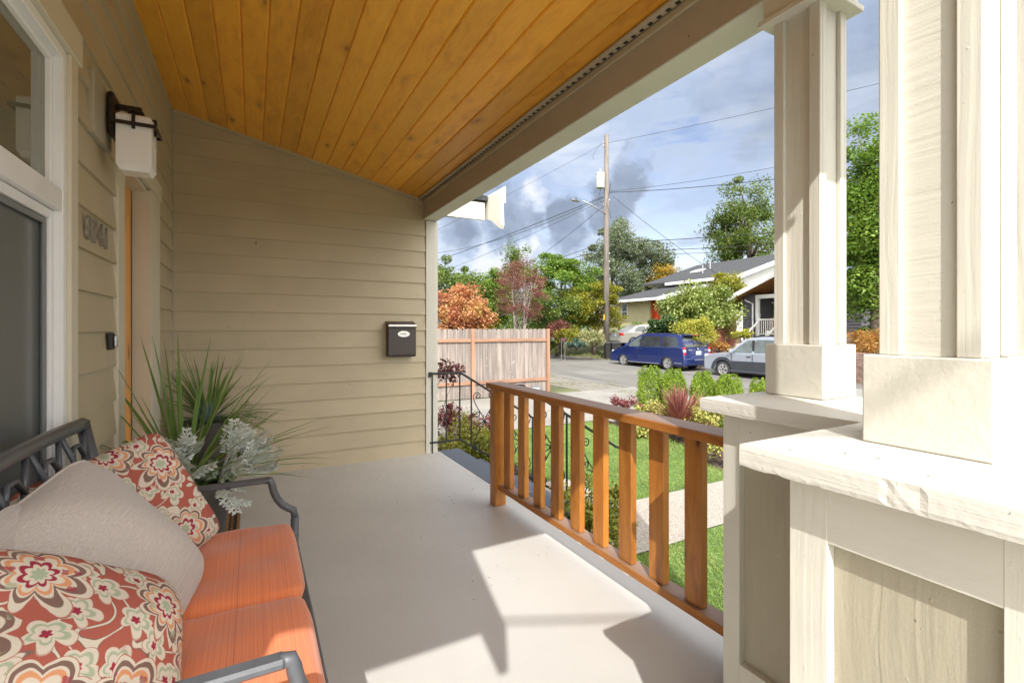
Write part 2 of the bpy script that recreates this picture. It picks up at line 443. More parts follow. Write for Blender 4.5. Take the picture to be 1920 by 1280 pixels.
def tree(name, label, cat, base, crown_c, rad, K, n, rs, leaf, m, bark, trunk_r=.15, group=None, limbs=10, shell=.5, flat=.75, low=-.5, trunks=1, crown_name='crown', lean=0):
    base = Vector(base); t = thing(name, label, cat, base, group)
    pts, cc = clumps(crown_c, rad, K, n, rs, shell, flat, low)
    leaf_mesh(crown_name, pts, leaf, m, t)
    if trunk_r:
        mb = MB(); top = Vector(crown_c) + Vector((0, 0, rad[2] * .25)); C = Vector(crown_c)
        for q in range(trunks):
            o = Vector((random.uniform(-1, 1), random.uniform(-1, 1), 0)) * (0 if trunks == 1 else rad[0] * .18)
            o2 = Vector((random.uniform(-1, 1), random.uniform(-1, 1), 0)) * rad[0] * (.08 if trunks == 1 else .5)
            p = [base + o * .6 - Vector((0, 0, .1)), base.lerp(top, .35) + o + o2 * .3, base.lerp(top, .7) + o + o2 * .7, top + o + o2]
            mb.tube(p, [trunk_r, trunk_r * .8, trunk_r * .5, trunk_r * .15], 7)
            for i in range(limbs // trunks):
                e = Vector(cc[random.randrange(len(cc))]); f = random.uniform(.25, .8)
                st = p[1].lerp(p[3], f) if f > .4 else p[0].lerp(p[1], .8)
                mid = st.lerp(e, .55) + Vector((0, 0, rad[2] * .10))
                mb.tube([st, mid, e], [trunk_r * .38, trunk_r * .22, trunk_r * .06], 5)
        mb.build('trunk', bark, t, True)
    return t
def bush(name, label, c, rad, n, leaf, m, K=26, rs=None, group=None, cat='shrub', aspect=.6, stem=None, up=.3, flat=.9):
    """a dense shrub: leaves over and inside an uneven dome, on a few stems"""
    base = (c[0], c[1], c[2] - rad[2] * .9)
    t = thing(name, label, cat, base, group)
    pts, cc = clumps(c, (rad[0] * .88, rad[1] * .88, rad[2] * .85), K, int(n * 1.3), rs or min(rad) * .42, .35, flat, -.6)
    leaf_mesh('foliage', pts, leaf, m, t, aspect, up)
    mb = MB()
    for i in range(5):
        e = cc[random.randrange(len(cc))]
        mb.tube([base, Vector(base).lerp(Vector(e), .5) + Vector((0, 0, .05)), e], [rad[0] * .05, rad[0] * .035, rad[0] * .01], 5)
    mb.build('stem', stem or m_bark, t, True)
    return t
m_bark = mat('grey_brown_bark', (.13, .10, .075), .85, .35, 5, .8, 25, .02)
m_bark_pale = mat('pale_grey_bark', (.30, .25, .22), .85, .3, 5, .6, 25, .02)

# ------------------------------------------------------------------ ground
def gz(x, y):
    z = -.60 + .02 * min(max(y - 15, 0), 5)
    t = min(max((x - 18.9) / 4.2, 0), 1)
    return z + .95 * t * t * (3 - 2 * t)
def sheet(name, x0, x1, y0, y1, dz, m, nx=1, ny=1, fn=None, kind='structure', edge=None):
    xs = np.linspace(x0, x1, nx + 1); ys = np.linspace(y0, y1, ny + 1)
    V = []; Fc = []
    for j, y in enumerate(ys):
        for i, x in enumerate(xs):
            X, Y = x, y
            if edge: X, Y = edge(x, y, i, j, nx, ny)
            V.append((X, Y, gz(X, Y) + dz))
    for j in range(ny):
        for i in range(nx):
            a = j * (nx + 1) + i; Fc.append((a, a + 1, a + nx + 2, a + nx + 1))
    mb = MB(); mb.poly(V, Fc); o = mb.build(name, m); tag(o, kind=kind); return o
m_ground = mat('rough_grass_ground', (.085, .095, .035), .9, .4, 1.2, .6, 12, .03, blot=((.16, .13, .08), .5, .52))
m_lawn = mat('lawn_turf_base', (.085, .14, .035), .9, .3, 1.6, .5, 60, .02, blot=((.14, .17, .045), 4, .56))
def asphalt():
    m, n, b = new_mat('worn_asphalt'); raw, v = coords(n)
    big = n.noise(raw, .35, 5, .6, .4); fine = n.noise(raw, 70, 4, .7)
    lg = n.noise(n.vmath('MULTIPLY', raw, (1.2, .12, 1)).outputs[0], 1.0, 5, .6)
    c = n.mix(n.rng(big.outputs[0], .3, .7), (.125, .118, .107), (.175, .166, .15))
    c = n.mix(n.rng(lg.outputs[0], .5, .66), c, (.11, .105, .096))
    c = n.mix(.35, c, n.ramp(fine.outputs[0], [(.3, (.5, .5, .5)), (.7, (1.5, 1.5, 1.5))]), 'MULTIPLY')
    n.l.new(c, b.inputs['Base Color']); b.inputs['Roughness'].default_value = .85
    add_bump(n, b, fine.outputs[0], .5, .006); return m
m_asphalt = asphalt()
m_gravel = mat('gravel_verge', (.18, .165, .135), .9, .35, 9, .9, 60, .02, blot=((.12, .15, .04), 1.1, .58))
m_concrete = mat('driveway_concrete', (.225, .212, .19), .8, .14, 1.0, .4, 120, .003, blot=((.18, .17, .155), .8, .55))
m_aggr = mat('exposed_aggregate_path', (.31, .275, .235), .85, .5, 75, .9, 110, .006)
m_mulch = mat('bark_mulch', (.075, .05, .035), .95, .5, 30, 1.0, 50, .03)
m_soil = mat('dark_potting_soil', (.04, .028, .02), .95, .5, 60, 1.0, 90, .02)
g = MB(); R = 600
gx = [-R, -60, 0, 8, 14, 18.9] + [18.9 + 4.2 * k / 8 for k in range(1, 9)] + [40, 90, R]
gy = [-R, -60, 0, 10, 15, 16, 17, 18, 19, 20, 30, 60, 120, R]
V = [(x, y, gz(x, y)) for y in gy for x in gx]; nx = len(gx)
g.poly(V, [(j * nx + i, j * nx + i + 1, (j + 1) * nx + i + 1, (j + 1) * nx + i) for j in range(len(gy) - 1) for i in range(nx - 1)])
tag(g.build('ground', m_ground), kind='structure')
sheet('road', 10.6, 18.3, -60, 120, .008, m_asphalt, 1, 90)
sheet('gravel_verge', 8.9, 10.75, -60, 120, .006, m_gravel, 1, 60)
sheet('gravel_shoulder', 18.2, 19.6, -60, 120, .016, m_gravel, 4, 60)
sheet('driveway', -3, 10.9, 7.85, 11.75, .020, m_concrete, 8, 4)
sheet('lawn', 1.9, 8.9, -3, 7.84, .012, m_lawn, 4, 8)
sheet('front_path', 3.0, 9.0, 3.08, 3.96, .024, m_aggr, 6, 1)
sheet('stair_landing', 2.75, 3.45, 3.0, 4.95, .030, m_aggr, 1, 1)
def bededge(x, y, i, j, nx, ny):
    if i == 0: return 6.05 + .35 * math.sin(y * 1.1) + .2 * math.sin(y * 2.3 + 1), y
    return x, y
sheet('planting_bed', 6.0, 8.6, 4.0, 7.75, .018, m_mulch, 3, 16, edge=bededge)
sheet('side_bed', 1.75, 3.2, 4.95, 7.8, .018, m_mulch, 2, 3)
sheet('bounce_paving', -8, 8, -6.5, -2.4, .02, m_concrete, 2, 2)  # unseen concrete behind the camera, added to bounce sunlight onto the ceiling
sheet('foundation_bed', 1.8, 2.75, -2, 3.35, .018, m_mulch, 2, 3)
# asphalt seams, grass tufts growing through the verge
N = 5000
P = np.stack([RNG.uniform(8.9, 10.9, N), RNG.uniform(4, 26, N), np.zeros(N)], 1)
msk = (np.sin(P[:, 0] * 3.1 + np.sin(P[:, 1] * 1.3) * 2) + np.sin(P[:, 1] * 2.2 + P[:, 0])) > .9
P = P[msk]; P[:, 2] = [gz(x, y) + .03 for x, y in P[:, :2]]
m_weed = leaf_mat('verge_weeds', [(.10, .13, .03), (.17, .20, .05), (.26, .24, .10)])
tag(leaf_mesh('verge_weeds', P, .09, m_weed, None, .18, 0, np.tile((0, 0, 1.), (len(P), 1)), .6), 'short weeds and grass tufts growing through the gravel beside the road', 'weeds', kind='stuff')
N = 5000
P = np.stack([RNG.uniform(18.4, 20.4, N), RNG.uniform(20, 38, N), np.zeros(N)], 1)
P[:, 2] = [gz(x, y) + .05 for x, y in P[:, :2]]
tag(leaf_mesh('shoulder_grass', P, .14, m_weed, None, .2, 0, np.tile((0, 0, 1.), (len(P), 1)), .6), 'patchy dry grass along the far edge of the road', 'grass', kind='stuff')
# lawn blades
N = 230000
xx = 2.6 + 6.0 * RNG.uniform(0, 1, N) ** 1.25; yy = 0.4 + 7.4 * RNG.uniform(0, 1, N) ** 1.1
keep = ~((yy > 3.05) & (yy < 3.99)) & ~((xx < 3.5) & (yy > 3.0) & (yy < 4.95)) & ~((xx < 3.2) & (yy > 4.9)) & ~((yy > 4.0) & (xx > 6.1 + .35 * np.sin(yy * 1.1) + .2 * np.sin(yy * 2.3 + 1)))
P = np.stack([xx[keep], yy[keep], np.full(keep.sum(), -.60 + .024)], 1)
m_blade = leaf_mat('lawn_grass_blades', [(.13, .21, .045), (.19, .29, .065), (.26, .36, .09), (.38, .41, .16)], .35)
tag(leaf_mesh('lawn_grass', P, .034, m_blade, None, .16, 0, np.tile((0, 0, 1.), (len(P), 1)), .40), 'mown green lawn grass', 'grass', kind='stuff')
# mulch chips
N = 7000
xx = RNG.uniform(5.7, 8.4, N); yy = RNG.uniform(4.05, 7.7, N)
keep = xx > 6.05 + .35 * np.sin(yy * 1.1) + .2 * np.sin(yy * 2.3 + 1)
P = np.stack([xx[keep], yy[keep], np.full(keep.sum(), -.565)], 1)
m_chip = leaf_mat('bark_chips', [(.04, .025, .018), (.10, .065, .045), (.20, .15, .12)], .0, .9, .2)
tag(leaf_mesh('bark_chips', P, .055, m_chip, None, .5, .9), 'loose bark chips covering the planting bed', 'bark chips', kind='stuff')

# ------------------------------------------------------------------ the house we stand at
WX = -.598; YE = 4.828; EX = .1635; ZL = 1.289 - 7 * EX
YC = lambda px: DX(px, 600, WX + .024).y
WT0, WT1 = YC(133.5), YC(147); DC0, DC1, DF0, DF1 = YC(222), YC(235), YC(283), YC(300)
house = thing('house', 'tan lap sided house with stained pine porch ceiling and white window', 'house', (WX, YE, -.6))
def ceil_z(x): return 3.122 + (x - WX) * (2.645 - 3.122) / (1.56 - WX)
# walls behind the siding
mb = MB()
mb.box(WX - .15, WX - .02, .05, .70, -.6, 3.3); mb.box(WX - .15, WX - .02, WT0, DC1, -.6, 3.3)
mb.box(WX - .15, WX - .02, .70, WT0, -.6, .60); mb.box(WX - .15, WX - .02, .70, WT0, 2.30, 3.3)
mb.box(WX - .15, WX - .02, DF0 + .02, YE + 2.5, -.6, 3.3); mb.box(WX - .15, WX - .02, DC1, DF0 + .02, 2.20, 3.3)
mb.box(WX - 6, WX - .15, .06, .2, -.6, 3.0)
mb.build('wall', m_tan_v, house)
mb = MB(); mb.prism([(WX - .02, -.6), (1.695, -.6), (1.695, 2.44), (1.54, 2.66), (WX - .02, 3.14)], 1, YE + .02, YE + .20)
mb.build('wall', m_tan_v, house)
# siding boards: each a part
def lap(axis, a, b, z0, plane, sgn, h=EX):
    mb = MB(); t0, t1 = .018, .003
    if axis == 1:   # runs along y, faces +x
        mb.prism([(plane + t1 * 0 - .02, z0), (plane + t0, z0), (plane + t1, z0 + h), (plane - .02, z0 + h)], 1, a, b)
    else:           # runs along x, faces -y
        mb.prism([(plane + .02, z0), (plane - t0, z0), (plane - t1, z0 + h), (plane + .02, z0 + h)], 0, a, b)
    return mb
k = 0; z = ZL - 1 * EX
zs = [ZL + EX * (i - 1) for i in range(0, 20)]
for z in zs:
    zb = max(z, .0); h = z + EX - zb
    if h < .02: continue
    if zb > 3.3: continue
    # end wall: clip the length where the sloping ceiling cuts it
    xr = 1.585
    if zb > 2.40: xr = min(xr, WX + (3.15 - zb) / .2210)
    if xr > WX + .1: lap(0, WX + .02, xr, zb, YE, 1, h).build('siding_board', m_tan_x, house)
    segs = []
    if zb + h / 2 > 2.42: segs = [(.05, YE - .02)]
    elif zb + h / 2 > .6: segs = [(.05, .62), (WT1 - .004, DC0 + .004), (DF1 - .004, YE - .02)]
    else: segs = [(.05, DC0 + .004), (DF1 - .004, YE - .02)]
    if 2.25 < zb + h / 2 < 2.42: segs = [(.05, .62), (WT1 - .004, YE - .02)]
    for a, b in segs: lap(1, a, b, zb, WX, 1, h).build('siding_board', m_tan_y, house)
# inside corner bead and frieze under the ceiling
mb = MB(); mb.box(WX + .001, WX + .022, YE - .022, YE - .001, 0, 3.11); mb.build('corner_bead', m_tan_v, house)
mb = MB(); mb.prism([(WX + .022, 3.122 - .03), (1.56, 2.645 - .03), (1.56, 2.645), (WX + .022, 3.118)], 1, YE - .03, YE - .018); mb.build('frieze_strip', m_tan_x, house)
# end wall corner post
mb = MB(); mb.box(1.588, 1.70, YE - .024, YE + .20, 0, 2.436, .003); mb.build('corner_trim', m_cream_v, house)
mb = MB(); mb.box(1.7015, 1.722, YE - .010, YE + .21, -.05, 2.436, .003); mb.build('corner_trim', m_cream_v, house)
# ceiling boards
L = math.hypot(1.56 - WX, 3.122 - 2.645); nb = 16; bw = L / nb; sl = math.atan2(2.645 - 3.122, 1.56 - WX)
mb = MB(); c = .0075; hb = bw / 2
mb.prism([(-hb + .0005, .018), (-hb + .0005, c), (-hb + c, 0), (hb - c, 0), (hb - .0005, c), (hb - .0005, .018)], 1, -2.30, 2.29)
cb = mb.build('ceiling_board', m_ceil, house, world=False)
for i in range(nb):
    f = (i + .5) / nb; pos = Vector((WX + f * (1.56 - WX), 2.54, 3.122 + f * (2.645 - 3.122))) - house.location
    o = cb if i == 0 else inst(cb, 'ceiling_board', pos, house)
    o.location = pos; o.rotation_euler = (0, -sl, 0)
# porch roof over it
m_shingle = mat('dark_asphalt_shingles', (.045, .047, .052), .9, .35, 14, .9, 30, .02)
mb = MB(); sx = (2.645 - 3.122) / (1.56 - WX)
mb.prism([(WX - .05, 3.18), (1.70, 3.18 + (1.70 - WX + .05) * sx), (1.70, 3.30 + (1.70 - WX + .05) * sx), (WX - .05, 3.34)], 1, .24, 5.02)
mb.build('porch_roof', m_shingle, house)
# beams
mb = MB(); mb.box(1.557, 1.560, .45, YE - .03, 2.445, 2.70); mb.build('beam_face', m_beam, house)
mb = MB(); mb.box(1.561, 1.715, .42, YE + .2, 2.44, 2.78, .003); mb.build('beam', m_cream_y, house)
mb = MB(); mb.box(WX, 1.78, .245, .415, 2.44, 3.12, .003); mb.build('end_beam', m_cream_x, house)
mb = MB(); mb.box(1.541, 1.5565, .45, YE - .03, 2.60, 2.632, .002); mb.build('vent_trim', m_tan_y, house)
# perforated vent strip between ceiling and beam: rows of dark slots
mb = MB(); y = .5
while y < YE - .06:
    mb.box(1.524, 1.5385, y, y + .020, 2.6355, 2.6385); y += .052
o = mb.build('vent_slot', m_black, house); o['kind'] = 'stuff'
mb = MB(); mb.box(1.500, 1.5565, .45, YE - .03, 2.639, 2.648); mb.build('vent_strip', m_tan_y, house)
# floor
def floor_mat():
    m, n, b = new_mat('painted_porch_floor'); raw, v = coords(n)
    big = n.noise(raw, 1.1, 4, .6, .5); br = n.noise(n.vmath('MULTIPLY', raw, (14, 3, 1)).outputs[0], 1.5, 6, .65, 1.2); fine = n.noise(raw, 35, 4, .6)
    c = n.mix(n.rng(big.outputs[0], .3, .7), (.475, .462, .435), (.52, .507, .478))
    sp = n.noise(raw, 30, 3, .5)
    c = n.mix(n.rng(sp.outputs[0], .745, .765), c, (.12, .10, .08))
    n.l.new(c, b.inputs['Base Color'])
    n.l.new(n.rng(br.outputs[0], .3, .7, .30, .46), b.inputs['Roughness'])
    h = n.math('ADD', n.math('MULTIPLY', n.rng(br.outputs[0], .45, .75), .6), n.math('MULTIPLY', fine.outputs[0], .25))
    add_bump(n, b, h, .35, .002); return m
m_floor = floor_mat()
m_slate = mat('slate_blue_step_paint', (.10, .115, .145), .55, .12, 3, .5, 40, .002, blot=((.16, .17, .19), 3, .6))
mb = MB(); mb.box(WX - .02, 1.755, -2.4, YE + .02, -.14, 0, .006)
tag(mb.build('porch_floor', m_floor), kind='structure')
mb = MB(); mb.box(-.55, 1.72, -2.35, YE, -.62, -.141); tag(mb.build('porch_foundation', m_concrete), kind='structure')
st = thing('porch_steps', 'slate blue painted steps going down beside the iron handrails', 'steps', (1.76, 4.1, -.6))
for i in range(4):
    mb = MB(); mb.box(1.757 + .275 * i - (.0 if i == 0 else .03), 1.757 + .275 * (i + 1) - .045, 3.30, 4.88, -.62, -.002 - .148 * i, .006)
    mb.build('step', m_slate, st)
P = np.stack([RNG.uniform(.9, 1.7, 70), RNG.uniform(2.1, 4.6, 70), np.full(70, .003)], 1)
tag(leaf_mesh('floor_debris', P, .010, m_mulch, None, .6, 2.5), 'tiny dark crumbs of dry leaf scattered on the porch floor near the railing', 'crumbs', kind='stuff')
# window -----------------------------------------------------------
win = MB()
def frame(name, y0, y1, z0, z1, x0, x1, wd, m, parent, b=.003):
    mb = MB(); mb.box(x0, x1, y0, y0 + wd, z0, z1, b); mb.box(x0, x1, y1 - wd, y1, z0, z1, b)
    mb.box(x0, x1, y0 + wd, y1 - wd, z0, z0 + wd, b); mb.box(x0, x1, y0 + wd, y1 - wd, z1 - wd, z1, b)
    return mb.build(name, m, parent)
trim_p = []
for (a, b, c_, d_) in ((.62, .715, .60, 2.289), (WT0, WT1, .60, 2.289), ):
    mb = MB(); mb.box(WX - .01, WX + .024, a, b, c_, d_, .003); mb.build('window_casing', m_casing, house)
mb = MB(); mb.box(WX - .01, WX + .030, .585, YC(152), 2.29, 2.41, .003); mb.build('window_casing', m_casing, house)
mb = MB(); mb.box(WX - .01, WX + .034, .60, WT1 + .02, .575, .598, .003); mb.build('window_sill', m_casing, house)
wf = frame('window', .717, WT0 - .002, .60, 2.288, WX - .06, WX + .012, .036, m_white, house)
mb = MB(); mb.box(WX - .058, WX + .010, .754, WT0 - .039, 1.715, 1.790, .003); mb.build('mullion', m_white, wf)
frame('sash', .756, WT0 - .041, .640, 1.712, WX - .05, WX - .012, .032, m_white, wf)
frame('sash', .756, WT0 - .041, 1.793, 2.25, WX - .048, WX - .014, .016, m_white, wf)
m_glass_up = glass_mat('window_glass', (.82, .86, .74), .95, .01, .42, (.34, .33, .22))
m_glass_lo = glass_mat('window_glass_behind_insect_screen', (.25, .27, .26), .45, .16, .62, (.26, .27, .26))
mb = MB(); mb.box(WX - .034, WX - .030, .772, WT0 - .057, 1.809, 2.234); mb.build('pane', m_glass_up, wf)
mb = MB(); mb.box(WX - .040, WX - .036, .789, WT0 - .074, .673, 1.680); mb.build('pane', m_glass_lo, wf)
m_mesh = mat('screen_frame_grey', (.18, .19, .19), .5, .1)
frame('screen_frame', .790, WT0 - .075, .674, 1.678, WX - .030, WX - .020, .020, m_mesh, wf)
m_blind = mat('pale_blind_slats', (.50, .49, .42), .5, .04)
bm0 = MB(); bm0.prism([(-.024, -.006), (.024, .006), (.024, .009), (-.024, -.003)], 1, -.70, .70)
b0 = None
for i in range(34):
    zc = .70 + i * .046
    loc = Vector((WX - .10, 1.48, zc))
    if b0 is None:
        b0 = bm0.build('blind_slat', m_blind, wf, world=False); b0.location = loc - house.location
    else: inst(b0, 'blind_slat', loc - house.location, wf)
mb = MB(); mb.box(WX - .5, WX - .49, .3, 2.7, .3, 2.6); mb.build('room_wall', mat('dim_room_wall', (.20, .19, .15), .8), house)
# door ---------------------------------------------------------------
m_door = wood_mat('orange_stained_door', [(.70, .27, .04), (.82, .36, .055), (.86, .40, .07)], 2)
dr = MB(); dr.box(WX - .110, WX - .076, DC1 + .014, DF0 + .004, .02, 2.17, .002)
door = dr.build('door', m_door, house); dm = (DC1 + DF0) / 2
for (a, b, c_, d_) in ((DC1 + .10, dm - .03, .25, .95), (dm + .03, DF0 - .08, .25, .95), (DC1 + .10, dm - .03, 1.1, 2.0), (dm + .03, DF0 - .08, 1.1, 2.0)):
    mb = MB(); mb.box(WX - .076, WX - .071, a, b, c_, d_, .002); mb.build('door_panel', m_door, door)
mb = MB(); mb.lathe([(.0, .0), (.026, .005), (.028, .020), (.0, .028)], (WX - .068, DC1 + .06, .99), 12)
mb.build('door_handle', m_bronze, door)
mb = MB(); mb.box(WX - .14, WX - .002, DC1 - .012, DC1, 0, 2.185); mb.build('door_jamb', m_casing, house)
mb = MB(); mb.box(WX - .14, WX + .0235, DF0 + .005, DF0 + .03, 0, 2.185); mb.build('door_jamb', m_casing, house)
mb = MB(); mb.box(WX - .0755, WX - .0735, DF0 - .008, DF0 + .0045, 0, 2.17); mb.build('door_seal', m_black, house)
mb = MB(); mb.box(WX - .14, WX + .001, DC1, DF0 + .005, 2.175, 2.196); mb.build('door_jamb', m_casing, house)
mb = MB(); mb.box(WX - .01, WX + .024, DC0, DC1, 0, 2.20, .003); mb.build('door_casing', m_casing, house)
mb = MB(); mb.box(WX - .01, WX + .0245, DF0 + .0305, DF1, 0, 2.20, .003); mb.build('door_casing', m_casing, house)
mb = MB(); mb.box(WX - .01, WX + .030, DC0 - .02, DF1 + .03, 2.202, 2.31, .003); mb.build('door_casing', m_casing, house)
mb = MB(); mb.box(WX - .14, WX + .05, DC1, DF0, -.001, .018, .004); mb.build('threshold', m_alu, house)
# near eave of the main roof (behind the camera) and far eave beyond the porch
mb = MB(); mb.prism([(-.50, 2.47), (2.4, 4.79), (2.4, 4.92), (-.50, 2.60)], 0, -6.6, -.215); mb.build('roof', m_shingle, house)
mb = MB(); mb.prism([(-.498, 2.20), (-.30, 2.30), (-.30, 2.44), (2.3, 4.52), (2.3, 4.77), (-.498, 2.468)], 0, -.2145, -.175); mb.build('barge_board', m_cream_y, house)
mb = MB(); mb.box(-6.6, -.216, -.335, -.290, 2.30, 2.56); mb.build('fascia', m_cream_x, house)
mb = MB(); mb.box(-6.6, -.216, -.289, .05, 2.44, 2.46); mb.build('soffit', m_cream_x, house)
yf = 5.25; a = DY(855, 389, yf); b_ = DY(909, 397, yf)
mb = MB(); mb.box(1.75, b_.x, yf, yf + .03, 2.62, 2.83, .003); mb.build('fascia', m_cream_x, house)
mb = MB(); mb.prism([(1.6, 2.83), (b_.x + .03, 2.86), (b_.x + .03, 2.91), (1.6, 3.05)], 1, yf - .02, yf + 1.0); mb.build('roof', m_shingle, house)
tx = b_.x + .035
mb = MB(); mb.prism([(yf - .10, 2.60), (yf - .34, 2.50 - .04), (yf - .36, 2.50), (yf - .33, 2.88), (yf + .4, 2.96), (yf + .4, 2.72), (yf, 2.63)], 0, tx, tx + .045); mb.build('barge_board', m_cream_y, house)
mb = MB(); mb.box(tx + .047, tx + .065, yf - .36, yf + .4, 2.76, 2.95, .002); mb.build('drip_edge', m_white, house)

# ------------------------------------------------------------------ L-shaped pedestal with three columns
ZC = 1.078
ped = thing('porch_pedestal', 'L shaped cream pedestal with recessed tan panels and thick weathered cap beside the railing', 'pedestal', (1.5, .6, -.14))
P1 = (.878, .180, .534); P2 = (1.327, 1.023)
XO = 1.93
TOPF = ZC - .045
def stile_face_x(x, ya, yb, zlo, zhi, sw=.066, top=.105, bot=.26, depth=.022):
    """frame on a face looking -X: stiles, rails and a recessed panel"""
    for (a, b) in ((ya, ya + sw), (yb - sw, yb)):
        mb = MB(); mb.box(x, x + depth, a, b, zlo, zhi, .0008); mb.build('stile', m_cream_v, ped)
    mb = MB(); mb.box(x + .0005, x + depth, ya + sw, yb - sw, zhi - top, zhi, .0008); mb.build('rail', m_cream_y, ped)
    mb = MB(); mb.box(x + .0005, x + depth, ya + sw, yb - sw, zlo, zlo + bot, .0008); mb.build('rail', m_cream_y, ped)
    mb = MB(); mb.box(x + depth, x + depth + .01, ya, yb, zlo, zhi); mb.build('panel', m_tan_v, ped)
stile_face_x(P1[0], P1[1], P1[2], 0.001, TOPF)
stile_face_x(P2[0], .536, P2[1], 0.001, TOPF, .058)
def stile_face_y(y, xa, xb, zlo, zhi, sgn, sw=.066):
    d = .02 * sgn
    for (a, b) in ((xa, xa + sw), (xb - sw, xb)):
        mb = MB(); mb.box(a, b, y, y + d, zlo, zhi, .0008); mb.build('stile', m_cream_v, ped)
    mb = MB(); mb.box(xa + sw, xb - sw, y + d * .02, y + d, zhi - .1, zhi); mb.build('rail', m_cream_x, ped)
    mb = MB(); mb.box(xa + sw, xb - sw, y + d * .02, y + d, zlo, zlo + .2); mb.build('rail', m_cream_x, ped)
    mb = MB(); mb.box(xa, xb, y + d, y + d * 1.5, zlo, zhi); mb.build('panel', m_tan_v, ped)
stile_face_y(P1[1] - .0, P1[0] + .033, XO, .001, TOPF, 1)
stile_face_y(P1[2], P1[0] + .033, P2[0] - .003, .001, TOPF, -1)
stile_face_y(P2[1], P2[0] + .033, XO, .001, TOPF, -1)
mb = MB(); mb.box(P1[0] + .034, XO - .02, P1[1] + .032, P1[2] - .032, 0, TOPF); mb.box(P2[0] + .034, XO - .02, P1[2] - .031, P2[1] - .032, 0, TOPF)
mb.build('core', m_cream_v, ped)
# cap: an L of two slabs with a ragged weathered edge
def ragged_box(x0, x1, y0, y1, z0, z1, m, seed=1, step=.012, amp=.0035, chipy=None):
    """slab whose -X edge is worn uneven along y"""
    rs = random.Random(seed); ys = []; y = y0
    while y < y1 - 1e-6: ys.append(y); y += step
    ys.append(y1); n = len(ys); V = []; Fc = []
    rows = [(0, z0 + .004), (-1, z0 + (z1 - z0) * .25), (-1, z0 + (z1 - z0) * .5), (-1, z0 + (z1 - z0) * .78), (0, z1)]
    for (o, zz_) in rows:
        for i, yy_ in enumerate(ys):
            dx = (0.0015 if o == 0 else 0) + rs.uniform(0, amp) * (1 if o else .35)
            dz = rs.uniform(-.0012, .0012) if zz_ < z1 - .001 else 0
            if chipy and chipy[0] < yy_ < chipy[1] and o and zz_ < z0 + (z1 - z0) * .9: dx += rs.uniform(.0, .003)
            V.append((x0 + dx, yy_, zz_ + dz))
    for r in range(len(rows) - 1):
        for i in range(n - 1): Fc.append((r * n + i, r * n + i + 1, (r + 1) * n + i + 1, (r + 1) * n + i))
    k = len(V); V += [(x1, y0, z0), (x1, y1, z0), (x1, y0, z1), (x1, y1, z1)]
    top = [(4) * n + i for i in range(n)]; bot = [i for i in range(n)]
    Fc.append(tuple(top + [k + 3, k + 2])); Fc.append(tuple(reversed(bot + [k + 1, k])))
    Fc.append((k, k + 1, k + 3, k + 2))
    Fc.append(tuple([r * n for r in range(5)] + [k + 2, k])); Fc.append(tuple([r * n + n - 1 for r in range(5)][::-1] + [k + 1, k + 3]))
    mb = MB(); mb.poly(V, Fc); return mb.build('cap', m, ped)
ragged_box(.8276, 1.98, .128, .602, ZC - .045, ZC, m_cap, 3, .010, .0004, (.31, .36))
ragged_box(1.2774, 1.98, .6035, 1.073, ZC - .045, ZC - .0005, m_cap, 4, .012, .0007)
def column(x0, y0, label):
    W = .193; t = thing('porch_column', label, 'column', (x0 + W / 2, y0 + W / 2, ZC), 'columns standing on the porch pedestal')
    x1, y1 = x0 + W, y0 + W; ZB = ZC + .172; ZT = 2.44
    e = .022
    # plinth of four boards
    mb = MB(); mb.box(x0, x0 + e, y0 + .0005, y1, ZC + .001, ZB, .003); mb.box(x0 + e, x1 - e, y0, y0 + e, ZC + .001, ZB, .003)
    mb.box(x1 - e, x1, y0 + .0005, y1, ZC + .001, ZB, .003); mb.box(x0 + e, x1 - e, y1 - e, y1, ZC + .001, ZB, .003)
    mb.box(x0 + e, x1 - e, y0 + e, y1 - e, ZC + .001, ZB - .001)
    mb.build('plinth', m_plinth, t)
    i = .0195; s0x, s1x, s0y, s1y = x0 + i, x1 - i, y0 + i, y1 - i
    rec = .0135
    mb = MB(); mb.box(s0x + rec, s1x - rec, s0y + rec, s1y - rec, ZB, ZT); mb.build('shaft', m_shaft if x0 < 1.2 else m_shaft_v, t)
    bw_ = .036
    for (a, b, c_, d_) in ((s0x, s0x + rec + .001, s0y + .0005, s0y + bw_), (s0x, s0x + rec + .001, s1y - bw_, s1y - .0005), (s1x - rec, s1x, s0y + .0005, s0y + bw_), (s1x - rec, s1x, s1y - bw_, s1y - .0005)):
        mb = MB(); mb.box(a, b, c_, d_, ZB, ZT, .002); mb.build('batten', m_cream_v, t)
    for (c_, d_) in ((s0y, s0y + rec), (s1y - rec, s1y)):
        for (a, b) in ((s0x + rec, s0x + bw_), (s1x - bw_, s1x - rec)):
            mb = MB(); mb.box(a, b, c_, d_, ZB, ZT, .002); mb.build('batten', m_cream_v, t)
    mb = MB(); mb.box(x0 - .004, x1 + .004, y0 - .004, y1 + .004, 2.365, 2.438, .003); mb.build('capital', m_cream_x, t)
    mb = MB(); mb.box(x0 - .016, x1 + .016, y0 - .016, y1 + .016, 2.345, 2.364, .002); mb.build('neck_trim', m_cream_x, t)
    return t
column(1.560, .843, 'cream column beside the railing, farther left of the two big columns in view')
column(1.063, .3085, 'cream column nearest the camera, on the chipped corner of the pedestal cap')
column(1.560, .3085, 'cream column at the outer corner, a sliver of it showing at the right edge')

